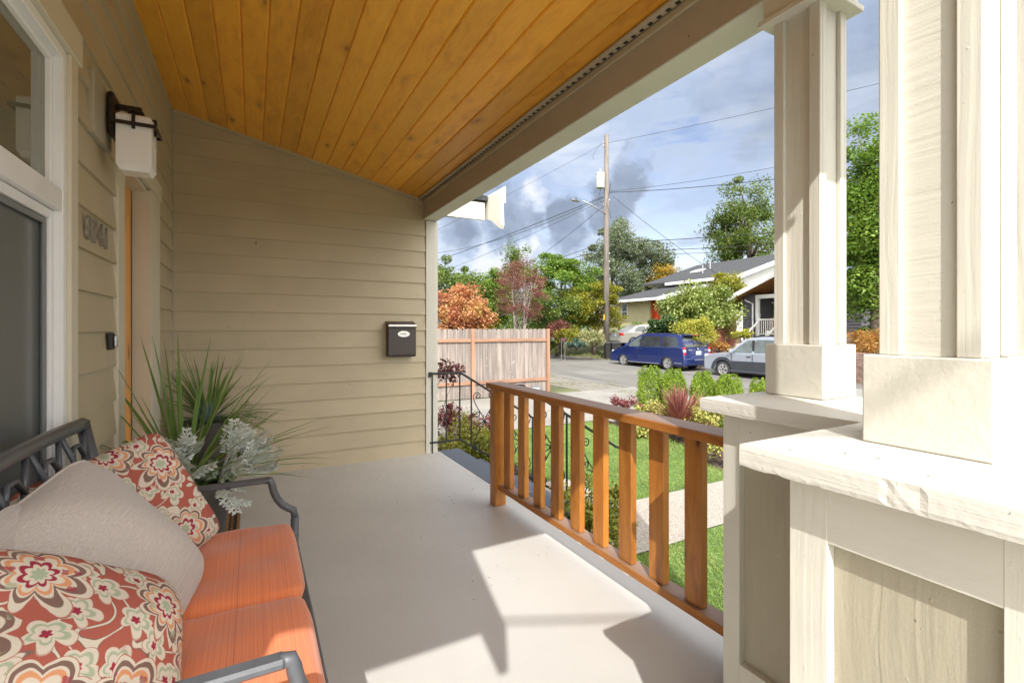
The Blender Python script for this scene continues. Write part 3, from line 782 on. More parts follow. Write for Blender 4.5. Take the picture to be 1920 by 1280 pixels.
# ------------------------------------------------------------------ wooden railing
rail = thing('porch_railing', 'orange stained cedar porch railing with flat vertical balusters', 'railing', (1.62, 3.17, 0))
mb = MB(); mb.box(1.56, 1.65, 3.13, 3.22, .002, .858, .003); mb.build('post', m_rail, rail)
mb = MB(); mb.box(1.53, 1.668, 1.025, 3.232, .862, .902, .005); mb.build('top_rail', m_rail_h, rail)
mb = MB(); mb.box(1.585, 1.672, 1.025, 3.128, .120, .158, .003); mb.build('bottom_rail', m_rail_h, rail)
mb = MB(); mb.box(-.018, .018, -.045, .045, 0, .700, .002); b0 = mb.build('baluster', m_rail, rail, world=False)
for i in range(10):
    yc = 3.082 - .2065 * i - .045
    loc = Vector((1.625, yc, .1595)) - rail.location
    if i == 0: b0.location = loc
    else:
        if yc < 1.08: break
        inst(b0, 'baluster', loc, rail)
# ------------------------------------------------------------------ iron handrails
def scroll(cx, cz, y, r, turns, start, sgn, x_dir=1):
    pts = []; n = 22
    for i in range(n + 1):
        f = i / n; a = start + sgn * turns * 2 * PI * f; rr = r * (1 - .78 * f)
        pts.append((cx + math.cos(a) * rr, y, cz + math.sin(a) * rr))
    return pts
def hr_z(x): return .833 if x < 1.964 else .833 - .62 * (x - 1.964)
def handrail(y, label, wall):
    t = thing('iron_handrail', label, 'handrail', (2.3, y, -.6), 'wrought iron handrails of the porch steps')
    x0 = 1.63 if wall else 1.80
    mb = MB(); mb.tube([(x0, y, .833), (1.955, y, .833), (1.975, y, .829), (2.98, y, hr_z(2.98)), (3.05, y, hr_z(2.98) - .02)], .012, 6); mb.build('top_rail', m_black_iron, t)
    mb = MB(); mb.tube([(x0, y, .110), (1.955, y, .110), (1.975, y, .104), (2.90, y, hr_z(2.90) - .723)], .010, 6); mb.build('bottom_rail', m_black_iron, t)
    xs_ = [1.655, 1.81, 1.964] if wall else [1.82, 1.964]
    for x in xs_ + [2.10, 2.42, 2.55, 2.88]:
        z1 = hr_z(x); z0 = -.6 if x > 2.8 else (0.0 if x in (xs_[0],) else hr_z(x) - .723)
        mb = MB(); n = 26; pts = []
        mb.tube([(x, y, z0), (x, y, z1)], .0085, 4)
        if x > 1.9:   # twisted bar
            for q in range(30): mb.tube([(x, y, z0 + (z1 - z0) * q / 30), (x, y, z0 + (z1 - z0) * (q + .5) / 30)], .0105, 4)
        mb.build('bar', m_black_iron, t)
    for (xa, xb) in ((2.10, 2.42), (2.55, 2.88)):
        xm = (xa + xb) / 2; zt = hr_z(xm); h = .723
        mb = MB()
        zm = zt - h * .5
        for s_ in (-1, 1):
            for v_ in (-1, 1):
                def curl(cx, cz, r0, r1, turns, a_end, sg, target, bend):
                    pts = [];
                    for i in range(21):
                        f = i / 20; a = a_end - sg * turns * 2 * PI * (1 - f); rr = r0 + (r1 - r0) * f; pts.append(Vector((cx + math.cos(a) * rr, y, cz + math.sin(a) * rr)))
                    p0 = pts[-1]; t0 = Vector((-math.sin(a_end), 0, math.cos(a_end))) * sg; c1 = p0 + t0 * bend; p2 = Vector(target)
                    for i in range(1, 11):
                        f = i / 10; pts.append(p0 * (1 - f) ** 2 + c1 * 2 * f * (1 - f) + p2 * f * f)
                    return pts
                # big hook near the rails, flowing to the central knot
                mb.tube(curl(xm + s_ * .085, zm + v_ * (h * .5 - .085), .008, .038, 1.15, PI / 2 * v_, -s_ * v_, (xm + s_ * .008, y, zm + v_ * .03), .13), .0055, 5)
                # small curl beside the knot
                mb.tube(curl(xm + s_ * .085, zm + v_ * .085, .006, .030, 1.05, -PI / 2 * v_, s_ * v_, (xm + s_ * .008, y, zm + v_ * .01), .05), .0055, 5)
        mb.tube([(xm, y - .012, zt - h * .51), (xm, y + .012, zt - h * .51)], .018, 8)
        mb.build('scroll_work', m_black_iron, t, True)
    if wall:
        mb = MB(); mb.box(1.615, 1.65, y - .015, y + .02, .80, .85); mb.build('wall_bracket', m_black_iron, t)
    return t
handrail(4.80, 'black wrought iron handrail fixed to the corner trim of the end wall', True)
handrail(3.45, 'black wrought iron handrail on the near side of the steps, behind the balusters', False)

# ------------------------------------------------------------------ small things on the walls
a = DY(728, 606, 4.70); b_ = DY(781, 668, 4.70)
t = thing('wall_mailbox', 'dark brown wall mailbox with silver rim and oval plate', 'mailbox', ((a.x + b_.x) / 2, 4.81, b_.z))
m_mb = mat('mailbox_brown_enamel', (.045, .032, .028), .38, .1, 6, .1)
x0, x1, z0, z1 = a.x, b_.x, b_.z, a.z
mb = MB(); mb.prism([(4.812, z0), (4.715, z0), (4.700, z0 + .02), (4.700, z1 - .05), (4.812, z1 - .02)], 0, x0 + .006, x1 - .006); mb.build('box', m_mb, t)
mb = MB(); mb.prism([(4.812, z1 - .015), (4.692, z1 - .045), (4.692, z1 - .012), (4.812, z1 + .022)], 0, x0, x1); mb.build('lid', m_mb, t)
mb = MB(); mb.box(x0, x1, 4.686, 4.6915, z1 - .030, z1 - .012, .001); mb.build('rim', m_chrome, t)
mb = MB(); xm = (x0 + x1) / 2 + .01; zm = z1 - .105
ov = [(xm + .060 * math.cos(k * PI / 12), zm + .030 * math.sin(k * PI / 12)) for k in range(24)]
mb.prism(ov, 1, 4.692, 4.699); mb.build('oval_plate', m_chrome, t)
me = text_mesh('MAIL', .032, .001); me.materials.append(m_mb)
o = bpy.data.objects.new('lettering', me); COL.objects.link(o); o.parent = t; o.rotation_euler = (PI / 2, 0, 0); o.location = Vector((xm - .037, 4.691, zm - .011)) - t.location
# house number: four digits
m_num = mat('dull_steel_digits', (.30, .27, .23), .45, .1, 20, 0, 50, metal=.4)
hn = thing('house_number', 'chrome house number 8741 on the siding between window and door', 'house number', (WX + .016, 2.53, 1.66))
for i, ch in enumerate('8741'):
    me = text_mesh(ch, .140, .005, 0); me.materials.append(m_num)
    o = bpy.data.objects.new('digit', me); COL.objects.link(o); o.parent = hn
    o.rotation_euler = (PI / 2, 0, PI / 2); o.scale = (.80, 1, 1)
    o.location = Vector((WX + .022, 2.450 + i * .088, 1.658)) - hn.location
# doorbell
t = thing('doorbell', 'small black doorbell with a chrome button beside the door casing', 'doorbell', (WX + .016, 2.95, 1.24))
mb = MB(); mb.box(WX + .012, WX + .024, 2.80, 2.89, 1.205, 1.283, .004); mb.build('plate', m_black, t)
mb = MB(); mb.box(WX + .024, WX + .036, 2.852, 2.885, 1.215, 1.273, .005); mb.build('button', m_chrome, t)
# small rusty nail holes / hook left in the end wall
hk = DY(480, 458, YE - .02)
mb = MB(); mb.tube([hk, hk + Vector((0, -.02, .004)), hk + Vector((0, -.03, .02))], .003, 5); tag(mb.build('wall_hook', m_bronze), 'tiny dark hook left in the middle of the end wall', 'hook')
# lantern
t = thing('wall_lantern', 'bronze wall lantern with square frosted white glass shade', 'wall lantern', (WX + .016, 2.74, 2.2))
mb = MB(); mb.box(WX + .001, WX + .030, 2.52, 2.80, 2.105, 2.36, .004); mb.build('mounting_block', m_tan_v, t)
mb = MB(); mb.box(WX + .037, WX + .060, 2.68, 2.81, 2.16, 2.345, .006); mb.build('back_plate', m_bronze, t)
LX, LY = -.468, 2.748
mb = MB(); mb.box(WX + .06, LX + .02, LY - .012, LY + .012, 2.292, 2.316, .003); mb.build('arm', m_bronze, t)
mb = MB(); mb.box(LX - .03, LX + .03, LY - .03, LY + .03, 2.272, 2.291, .003); mb.box(LX - .045, LX + .045, LY - .006, LY + .006, 2.262, 2.272); mb.build('holder', m_bronze, t)
m_frost = mat('frosted_white_glass', (.80, .78, .74), .28, .02, 3, 0, 50); 
fb = m_frost.node_tree.nodes['Principled BSDF']; fb.inputs['Subsurface Weight'].default_value = .4; fb.inputs['Subsurface Radius'].default_value = (.03, .03, .025); fb.inputs['Subsurface Scale'].default_value = .5
s_ = .064; mb = MB(); b1 = .012
ring = lambda h, z: [(LX - h, LY - h, z), (LX + h, LY - h, z), (LX + h, LY + h, z), (LX - h, LY + h, z)]
P = ring(s_ * .86, 2.262) + ring(s_, 2.250) + ring(s_, 2.035) + ring(s_ * .80, 2.010)
Fc = [(3, 2, 1, 0), (12, 13, 14, 15)] + [(r * 4 + i, r * 4 + (i + 1) % 4, (r + 1) * 4 + (i + 1) % 4, (r + 1) * 4 + i) for r in range(3) for i in range(4)]
mb.poly(P, Fc); sh = mb.build('shade', m_frost, t)
mb = MB(); h = s_ + .020
for (a, b, c_, d_) in ((LX - h, LX + h, LY - h, LY - h + .006), (LX - h, LX + h, LY + h - .006, LY + h), (LX + h - .006, LX + h, LY - h + .006, LY + h - .006), (LX - h, LX - h + .006, LY - h + .006, LY + h - .006)):
    mb.box(a, b, c_, d_, 2.205, 2.221)
mb.box(LX - .006, LX + .006, LY - s_ - .012, LY - s_ - .001, 2.195, 2.272); mb.box(LX - .006, LX + .006, LY - s_ - .012, LY + s_ + .012, 2.264, 2.271)
mb.box(LX - s_ - .01, LX + s_ + .01, LY - .006, LY + .006, 2.2635, 2.2705); mb.box(LX + s_ + .001, LX + s_ + .012, LY - .006, LY + .006, 2.195, 2.2635)
mb.build('cage', m_bronze, t)

# ------------------------------------------------------------------ door mat
mt = thing('door_mat', 'tan coir door mat with black geometric pattern in front of the door', 'door mat', (-.30, 3.63, 0))
m_coir = mat('coir_fibre', (.30, .16, .065), .95, .35, 60, 1.0, 220, .006)
m_coirb = mat('black_coir_fibre', (.015, .012, .01), .95, .3, 60, 1.0, 220, .006)
mb = MB(); mb.box(-.535, -.075, 3.10, 3.98, .001, .017, .004); mb.build('mat', m_coir, mt)
mb = MB()
for i in range(18):
    y = 3.15 + i * .044
    for x in (-.115, -.50):
        mb.box(x - .022, x + .022, y, y + .009, .017, .0195); mb.box(x - .022, x - .013, y + .009, y + .034, .017, .0195)
        mb.box(x + .004, x + .022, y + .014, y + .032, .017, .0195)
mb.build('pattern', m_coirb, mt)['kind'] = 'stuff'

# ------------------------------------------------------------------ bench
m_bench = mat('dark_grey_painted_metal', (.075, .08, .09), .42, .12, 12, .35, 160, .001, coat=.2)
BY0, BY1 = 1.005, 2.235
bench = thing('loveseat', 'dark grey metal loveseat with lattice back under the window', 'loveseat', (-.15, 1.62, 0))
def arm(y):
    mb = MB()
    mb.box(-.50, .055, y - .019, y + .019, .662, .682, .006)
    n0 = len(mb.v)
    mb.build('arm', m_bench, bench)
    pts = [(.045, y, .671), (.064, y, .669), (.070, y, .650), (.077, y, .62), (.090, y, .588), (.110, y, .560), (.135, y, .540), (.152, y, .530), (.158, y, .50)]
    mb = MB(); mb.tube(pts, .0155, 8); mb.build('arm_curve', m_bench, bench, True)
    mb = MB(); mb.tube([(.158, y, .50), (.155, y, .25), (.165, y, .0)], .016, 6); mb.build('leg', m_bench, bench, True)
    mb = MB(); mb.tube([(-.43, y, .47), (-.46, y, .25), (-.50, y, .0)], .016, 6); mb.build('leg', m_bench, bench, True)
for y in (BY0, BY1): arm(y)
mb = MB(); mb.box(.135, .165, BY0, BY1, .395, .43, .005); mb.box(-.43, -.40, BY0, BY1, .395, .43, .005)
for i in range(9): mb.box(-.40, .135, BY0 + .08 + i * .13, BY0 + .115 + i * .13, .405, .42)
mb.build('seat_frame', m_bench, bench)
def bp(s, z):   # point on the leaning back: s across, z height 0..1
    return Vector((-.435 - .10 * z - .0, BY0 + s * (BY1 - BY0), .45 + .51 * z + .02 * math.sin(PI * s)))
for q_ in (0, 1):
    mb = MB(); mb.tube([bp(q_, -.05), bp(q_, .55), bp(q_, 1.0)], .021, 6); mb.build('back_post', m_bench, bench, True)
mb = MB(); mb.tube([bp(i / 12, 1.0) for i in range(13)], .024, 6); mb.build('top_rail', m_bench, bench, True)
mb = MB(); mb.tube([bp(i / 12, .60) for i in range(13)], .013, 6); mb.tube([bp(i / 12, .08) for i in range(13)], .016, 6); mb.build('cross_rail', m_bench, bench, True)
mb = MB(); n = 5
for i in range(n):
    s0 = i / n; s1 = (i + 1) / n; sm = (s0 + s1) / 2
    mb.tube([bp(s0 + .01, .97), bp(s0 + .055, .80), bp(s0 + .01, .62)], .0085, 5)
    mb.tube([bp(s1 - .01, .97), bp(s1 - .055, .80), bp(s1 - .01, .62)], .0085, 5)
    mb.tube([bp(s0 + .055, .80), bp(sm - .02, .88), bp(sm + .02, .88), bp(s1 - .055, .80)], .0085, 5)
    mb.tube([bp(s0 + .055, .80), bp(sm - .02, .71), bp(sm + .02, .71), bp(s1 - .055, .80)], .0085, 5)
    mb.tube([bp(s0 + .02, .10), bp(sm, .35), bp(s1 - .02, .58)], .0085, 5); mb.tube([bp(s0 + .02, .58), bp(sm, .35), bp(s1 - .02, .10)], .0085, 5)
mb.build('lattice', m_bench, bench, True)
def slub(name, c0, c1, axis, dens=1.0, c2=None, rough=.75):
    m, n, b = new_mat(name); raw, v = coords(n)
    st = [230 * dens] * 3; st[axis] = .0 if c2 and dens == 1.0 else .8; st[2] = .0 if c2 and dens == 1.0 else st[2]
    a = n.noise(n.vmath('MULTIPLY', raw, tuple(st)).outputs[0], 1.0, 3, .55)
    st2 = [60 * dens] * 3; st2[axis] = .0 if dens == 1.0 else .15; st2[2] = .0 if dens == 1.0 else st2[2]
    b2 = n.noise(n.vmath('MULTIPLY', raw, tuple(st2)).outputs[0], 1.0, 2, .5)
    c = n.mix(n.rng(a.outputs[0], .35, .65), c0, c1)
    if c2: c = n.mix(n.rng(b2.outputs[0], .60, .68), c, c2)
    st3 = [260] * 3; st3[axis] = 260
    f = n.noise(n.vmath('MULTIPLY', raw, tuple(st3)).outputs[0], 1.0, 2, .5)
    n.l.new(c, b.inputs['Base Color']); b.inputs['Roughness'].default_value = rough
    b.inputs['Sheen Weight'].default_value = .25; b.inputs['Specular IOR Level'].default_value = .2
    add_bump(n, b, n.math('ADD', a.outputs[0], f.outputs[0]), .22, .0006); return m
m_cush = slub('coral_striped_cushion_fabric', (.58, .155, .062), (.66, .21, .085), 1, 1.0, (.47, .125, .05))
def cushion(y0, y1, label):
    x0, x1, zb_, zt = -.415, .150, .432, .515
    nx_, ny_ = 44, 44; V = []; Fc = []
    def P_(i, j, side):
        u = i / nx_ * 2 - 1; v = j / ny_ * 2 - 1
        def sq(t): return t
        e = (1 - abs(u) ** 16) * (1 - abs(v) ** 14)
        puff = .5 * (max(e, 0)) ** .5
        wr = .003 * math.sin(u * 9 + v * 5) * (1 - u * u) + .004 * math.sin(u * 4 - v * 7 + y0 * 9)
        zm = (zb_ + zt) / 2; hgt = (zt - zb_)
        z = zm + side * puff * hgt + (side > 0) * (.008 * (1 - u * u) * (1 - v * v) + wr * e)
        rx = .020 * (1 - (max(e, 0)) ** .5)
        cr = (abs(u) ** 8) * (abs(v) ** 8) * .028
        return (x0 + (u + 1) / 2 * (x1 - x0) - math.copysign(cr, u) + .0, y0 + (v + 1) / 2 * (y1 - y0) - math.copysign(cr, v), z)
    for side in (1, -1):
        for j in range(ny_ + 1):
            for i in range(nx_ + 1): V.append(P_(i, j, side))
    n1 = (nx_ + 1) * (ny_ + 1)
    for j in range(ny_):
        for i in range(nx_):
            a = j * (nx_ + 1) + i; Fc.append((a, a + 1, a + nx_ + 2, a + nx_ + 1)); Fc.append((a + n1 + nx_ + 1, a + n1 + nx_ + 2, a + n1 + 1, a + n1))
    mb = MB(); mb.poly(V, Fc); o = mb.build('seat_cushion', m_cush, None, True)
    tag(o, label, 'cushion', 'seat cushions of the loveseat'); return o
cushion(1.588, 2.195, 'coral striped seat cushion nearer the potted plants, fully shaded')
cushion(.975, 1.586, 'coral striped seat cushion nearer the camera, crossed by bright sunlight')
# pillows
def paisley(name):
    m, n, b = new_mat(name)
    uv = n.add('ShaderNodeTexCoord').outputs['Object']
    wob = n.noise(uv, 9, 3, .5)
    p = n.vmath('ADD', uv, n.vmath('SCALE', n.vmath('SUBTRACT', wob.outputs[1], (.5, .5, .5)).outputs[0], None, .035).outputs[0]).outputs[0]
    p2 = n.vmath('MULTIPLY', p, (1, 1, 0)).outputs[0]
    def flower(scale, petals, amp, rnd=.9):
        ps = n.vmath('SCALE', p2, None, scale).outputs[0]
        vo = n.add('ShaderNodeTexVoronoi', voronoi_dimensions='2D', i_Vector=ps, i_Scale=1.0, i_Randomness=rnd)
        d = n.vmath('SUBTRACT', ps, vo.outputs['Position']).outputs[0]
        s = n.add('ShaderNodeSeparateXYZ', i_0=d)
        ang = n.math('ARCTAN2', s.outputs[1], s.outputs[0])
        r = n.math('SQRT', n.math('ADD', n.math('MULTIPLY', s.outputs[0], s.outputs[0]), n.math('MULTIPLY', s.outputs[1], s.outputs[1])))
        pet = n.math('ABSOLUTE', n.math('SINE', n.math('MULTIPLY', ang, petals)))
        # lopsided drop shapes
        lop = n.math('MULTIPLY', n.math('SINE', n.math('ADD', ang, n.math('MULTIPLY', r, 7))), .16)
        return n.math('DIVIDE', r, n.math('ADD', n.math('ADD', 1 - amp, n.math('MULTIPLY', pet, amp)), lop)), vo
    brick = (.38, .105, .075); cream = (.62, .54, .44); brown = (.20, .12, .095); sage = (.36, .40, .28); peach = (.62, .28, .14); wine = (.30, .03, .055)
    r1, v1 = flower(5.6, 4, .34)
    c1 = n.ramp(r1, [(0, sage), (.07, sage), (.085, cream), (.12, cream), (.13, wine), (.17, wine), (.185, cream), (.245, cream), (.255, peach), (.30, peach), (.31, cream), (.335, cream), (.345, brown), (.41, brown), (.415, cream), (.47, cream), (.48, brick), (1, brick)], 'LINEAR')
    r2, v2 = flower(13.0, 2.5, .42)
    c2 = n.ramp(r2, [(0, wine), (.10, wine), (.13, cream), (.24, cream), (.27, sage), (.33, sage), (.36, cream), (.46, cream), (.50, brick), (1, brick)])
    out = n.rng(r1, .48, .50)
    msk = n.rng(n.noise(uv, 6, 2, .5).outputs[0], .36, .40)
    sc = n.noise(uv, 11, 1, .4, .8).outputs[0]
    band = n.math('ABSOLUTE', n.math('SUBTRACT', sc, .5))
    c2 = n.mix(n.math('MULTIPLY', n.rng(r2, .48, .52), n.rng(band, .035, .030, 0, 1)), c2, brown)
    c2 = n.mix(n.math('MULTIPLY', n.rng(r2, .48, .52), n.rng(band, .024, .018, 0, 1)), c2, cream)
    c = n.mix(n.math('MULTIPLY', out, msk), c1, c2)
    c = n.mix(n.math('MULTIPLY', n.math('MULTIPLY', out, n.math('SUBTRACT', 1.0, msk)), n.rng(band, .020, .014, 0, 1)), c, cream)
    r3, v3 = flower(24.0, 2, .4)
    inr = n.math('MULTIPLY', n.rng(r1, .19, .20), n.rng(r1, .345, .335 + .07, 1, 0))
    c = n.mix(n.math('MULTIPLY', n.rng(r3, .26, .20, 0, 1), n.math('MULTIPLY', inr, .8)), c, n.mix(n.rng(wob.outputs[0], .45, .55), wine, sage))
    wv = n.noise(n.vmath('MULTIPLY', uv, (420, 420, 1)).outputs[0], 1, 2, .5)
    n.l.new(n.mix(.25, c, n.ramp(wv.outputs[0], [(.3, (.7, .7, .7)), (.7, (1.2, 1.2, 1.2))]), 'MULTIPLY'), b.inputs['Base Color'])
    b.inputs['Roughness'].default_value = .85; b.inputs['Specular IOR Level'].default_value = .15
    add_bump(n, b, wv.outputs[0], .2, .0006); return m
m_pais = paisley('brick_red_paisley_fabric')
m_grey = slub('warm_grey_linen', (.40, .35, .315), (.50, .445, .405), 0, 2.4, (.50, .45, .41))
def pillow(label, loc, rot, size, thick, m, seam=None, seed=0, sag=.02):
    n = 36; V = []; Fc = []; rs = random.Random(seed)
    ph = [rs.uniform(0, 6) for _ in range(4)]
    def pt(i, j, side):
        u = i / n * 2 - 1; v = j / n * 2 - 1
        e = max((1 - abs(u) ** 2.4) * (1 - abs(v) ** 2.4), 0) ** .52
        pinch = (1 - .02 * (1 - abs(v) ** 2) * abs(u) ** 2) * (1 - .075 * abs(v) ** 7); pinch2 = (1 - .02 * (1 - abs(u) ** 2) * abs(v) ** 2) * (1 - .075 * abs(u) ** 7)
        w1 = .010 * math.sin(u * 5 + v * 3 + ph[0]) * e + .006 * math.sin(v * 9 - u * 4 + ph[1]) * (1 - e) * (1 - abs(u) ** 8) * (1 - abs(v) ** 8)
        return (u * size / 2 * pinch, v * size / 2 * pinch2 - sag * (1 - v * v) * abs(u), side * thick / 2 * e + w1)
    for side in (1, -1):
        for j in range(n + 1):
            for i in range(n + 1): V.append(pt(i, j, side))
    n1 = (n + 1) ** 2
    for j in range(n):
        for i in range(n):
            a = j * (n + 1) + i; Fc.append((a, a + 1, a + n + 2, a + n + 1)); Fc.append((a + n1 + n + 1, a + n1 + n + 2, a + n1 + 1, a + n1))
    t = thing('throw_pillow', label, 'pillow', loc, 'throw pillows on the loveseat')
    t.rotation_euler = rot
    mb = MB(); mb.poly(V, Fc); mb.build('cover', m, t, True, world=False)
    if seam:
        pts = [pt(i, 0, 1) for i in range(n + 1)] + [pt(n, j, 1) for j in range(1, n + 1)] + [pt(i, n, 1) for i in range(n - 1, -1, -1)] + [pt(0, j, 1) for j in range(n - 1, -1, -1)]
        mb = MB(); mb.tube([(x, y, z) for x, y, z in pts], .0045, 6); mb.build('piping', seam, t, True, world=False)
    return t
def face_rot(nrm, roll):
    """orientation whose local Z is nrm; roll turns the square in its own plane"""
    nrm = Vector(nrm).normalized(); q = nrm.to_track_quat('Z', 'Y')
    return (q.to_matrix() @ Matrix.Rotation(math.radians(roll), 3, 'Z')).to_euler()
pillow('brick red paisley pillow leaning against the far arm by the potted plants', (-.365, 1.985, .685), face_rot((.45, -.80, .45), 18), .45, .15, m_pais, None, 1)
pillow('plain warm grey linen pillow in the middle of the loveseat', (-.335, 1.545, .695), face_rot((.80, -.32, .58), 14), .50, .22, m_grey, m_grey, 2)
pillow('brick red paisley pillow nearest the camera, in the lower left corner', (-.315, 1.16, .665), face_rot((.70, -.36, .66), 46), .47, .20, m_pais, None, 3)
pillow('grey lilac pillow mostly hidden at the left edge behind the others', (-.42, 1.33, .70), face_rot((.9, -.1, .35), 5), .42, .10, m_grey, None, 4)

# ------------------------------------------------------------------ pots and their plants
m_pot = mat('dark_brown_resin_pot', (.060, .052, .046), .55, .15, 8, .3, 50, .002)
def pot(x, y, h, r, label):
    t = thing('plant_pot', label, 'plant pot', (x, y, 0), 'dark planters by the door')
    mb = MB(); mb.lathe([(r * .66, 0), (r * .70, .01), (r * .92, h * .86), (r * 1.0, h * .87), (r * 1.02, h), (r * .93, h), (r * .91, h - .04), (r * .88, h - .05)], (x, y, .002), 40, 2); mb.f.append(tuple(range(39, -1, -1)))
    o = mb.build('pot', m_pot, t); smooth_by_angle(o)
    mb = MB(); mb.lathe([(.001, h - .035), (r * .5, h - .03), (r * .90, h - .045)], (x, y, 0), 24); mb.build('soil', m_soil, t, True)
    return t
PX, PY, PH = -.262, 2.965, .50
QX, QY, QH = -.30, 4.33, .60
pot(PX, PY, PH, .165, 'dark brown planter closer to the loveseat, its rim behind the arm')
pot(QX, QY, QH, .165, 'dark brown planter in the corner against the end wall')
m_spike = leaf_mat('green_spike_leaves', [(.07, .14, .035), (.12, .21, .05), (.17, .28, .07), (.27, .36, .11)], .25, .4, .5)
def spiky(name, label, base, n, L0, L1, wid, m, spread=1.0, cat='plant', droop=.5, group=None, el0=.15, cx=0, cyy=0):
    t = thing(name, label, cat, base, group)
    mb_all = []
    for i in range(n):
        az = random.uniform(0, 2 * PI); el = random.uniform(el0, 1.45); Ln = random.uniform(L0, L1)
        mb = MB(); seg = 7; V = []
        dx, dy = math.cos(az), math.sin(az); p = Vector(base) + Vector((dx * .01, dy * .01, 0)); e = el
        side = Vector((-dy, dx, 0)); w_ = wid * random.uniform(.7, 1.2)
        for k in range(seg + 1):
            f = k / seg; ww = w_ * (1 - f ** 3) * (.55 + .45 * min(1, f * 4)) + .0004
            up_ = Vector((-math.sin(e) * dx, -math.sin(e) * dy, math.cos(e)))
            V += [p - side * ww, p + up_ * -ww * .35, p + side * ww]
            p = p + Vector((math.cos(e) * dx + cx * f, math.cos(e) * dy + cyy * f, math.sin(e))) * Ln / seg
            e -= droop * random.uniform(.4, 1.1) * (1.5 - el) / seg * 1.2
        Fc = []
        for k in range(seg):
            a = k * 3; Fc += [(a, a + 1, a + 4, a + 3), (a + 1, a + 2, a + 5, a + 4)]
        mb.poly(V, Fc); mb_all.append(mb)
    if n <= 70:
        for mb in mb_all: mb.build('leaf', m, t)
    else:
        M_ = MB()
        for mb in mb_all: M_.poly(mb.v, mb.f)
        M_.build('leaves', m, t)
    return t
spiky('spike_plant', 'long bladed green spike plant spraying up from the nearer planter', (PX - .05, PY, PH - .02), 70, .48, .84, .0115, m_spike, group='spike plants in the planters')
spiky('spike_plant', 'bushy green spike plant in the corner planter', (QX, QY, QH - .02), 70, .38, .66, .0105, m_spike, group='spike plants in the planters', droop=.7)
m_mill = leaf_mat('silver_dusty_leaves', [(.46, .50, .46), (.62, .65, .62), (.78, .80, .78)], .15, .8, .2)
m_mill2 = leaf_mat('grey_green_leaves', [(.20, .26, .16), (.30, .36, .25), (.38, .44, .33)], .15, .8, .2)
def miller(label, base, tips, m):
    """stems ending in deeply lobed silver leaves"""
    t = thing('dusty_miller', label, 'plant', base, 'silver dusty millers in the nearer planter')
    st_ = MB(); 
    for tip in tips:
        b0 = Vector(base); e = Vector(tip); mid = b0.lerp(e, .55) + Vector((0, 0, .06))
        pts = [b0, mid, e]; st_.tube(pts, [.0045, .0035, .002], 5)
        # a lobed leaf along the outer half of every stem
        for q in range(4):
            f = .45 + .18 * q; c0 = mid.lerp(e, max(0, (f - .45) / .55)); L_ = .105 * random.uniform(.8, 1.2)
            dirn = (e - b0).normalized() + Vector((random.uniform(-.8, .8), random.uniform(-.8, .8), random.uniform(-.3, .5))); dirn.normalize()
            sd = dirn.cross(Vector((random.uniform(-.4, .4), random.uniform(-.4, .4), 1))).normalized(); nn = sd.cross(dirn)
            mb = MB()
            for k in range(5):
                a = c0 + dirn * L_ * (.12 + k * .20)
                mb.poly([a - dirn * L_ * .12 - sd * .0035, a - dirn * L_ * .12 + sd * .0035, a + dirn * L_ * .12 + sd * .003, a + dirn * L_ * .12 - sd * .003], [(0, 1, 2, 3)])
                for sg in (-1, 1):
                    ln = L_ * (.42 - .05 * k) * random.uniform(.8, 1.1); o = (sd * sg * .8 + dirn * .55).normalized(); r_ = o.cross(nn)
                    tp = a + o * ln - nn * ln * .15
                    mb.poly([a - r_ * .004, a + r_ * .004, tp + r_ * .007, tp + o * .012, tp - r_ * .007], [(0, 1, 2, 3, 4)])
                    for s2 in (-1, 1):
                        c2 = a + o * ln * .6; o2 = (o + r_ * s2 * 1.2).normalized(); r2 = o2.cross(nn)
                        mb.poly([c2 - r2 * .003, c2 + r2 * .003, c2 + o2 * ln * .42 + r2 * .005, c2 + o2 * ln * .42 - r2 * .005], [(0, 1, 2, 3)])
            mb.build('leaf', m, t)
    st_.build('stem', m, t, True)
    return t
def around(c, pts): return [(c[0] + a, c[1] + b, c[2] + d) for a, b, d in pts]
bA = (PX - .06, PY - .08, PH - .01)
miller('silver dusty miller at the left of the planter, above the paisley pillow', bA, around(bA, [(-.06, -.12, .20), (.00, -.10, .24), (.05, -.08, .22), (-.02, -.16, .10), (.04, -.15, .14), (-.10, -.10, .12), (.07, -.12, .08), (.02, -.12, .17), (-.05, -.15, .03)]), m_mill)
bB = (PX + .10, PY - .04, PH - .01)
miller('silver dusty miller spilling over the right rim of the planter', bB, around(bB, [(.10, -.02, .17), (.15, .02, .20), (.19, .03, .13), (.22, .05, .07), (.16, -.08, .10), (.10, -.10, .05), (.18, -.04, .02), (.24, .02, .02), (.10, .05, .22), (.05, -.12, -.06), (.14, .06, .16)]), m_mill)
def blob_leaves(name, label, c, rad, n, leaf, m, aspect=.6, K=12, flat=.9, group=None, up=.2, cat='plant', dirs=None):
    t = thing(name, label, cat, (c[0], c[1], c[2] - rad[2]), group)
    pts, cc = clumps(c, rad, K, n, min(rad) * .55, .3, flat, -.6); leaf_mesh('foliage', pts, leaf, m, t, aspect, up, dirs)
    mb = MB()
    for k in range(4): mb.tube([(c[0], c[1], c[2] - rad[2]), cc[k % len(cc)]], .003, 4)
    mb.build('stem', m_spike, t); return t
blob_leaves('sage_plant', 'rounded grey green leaves low in the middle of the nearer planter', (PX + .03, PY - .06, PH + .05), (.13, .10, .06), 420, .034, m_mill2, .8)
m_fesc = leaf_mat('blue_fescue_leaves', [(.10, .17, .17), (.16, .25, .26), (.25, .34, .36)], .2, .6, .2)
spiky('blue_fescue', 'small round tuft of blue fescue in the corner planter', (QX + .01, QY - .13, QH + .0), 260, .12, .20, .0016, m_fesc, droop=.1, el0=.0)
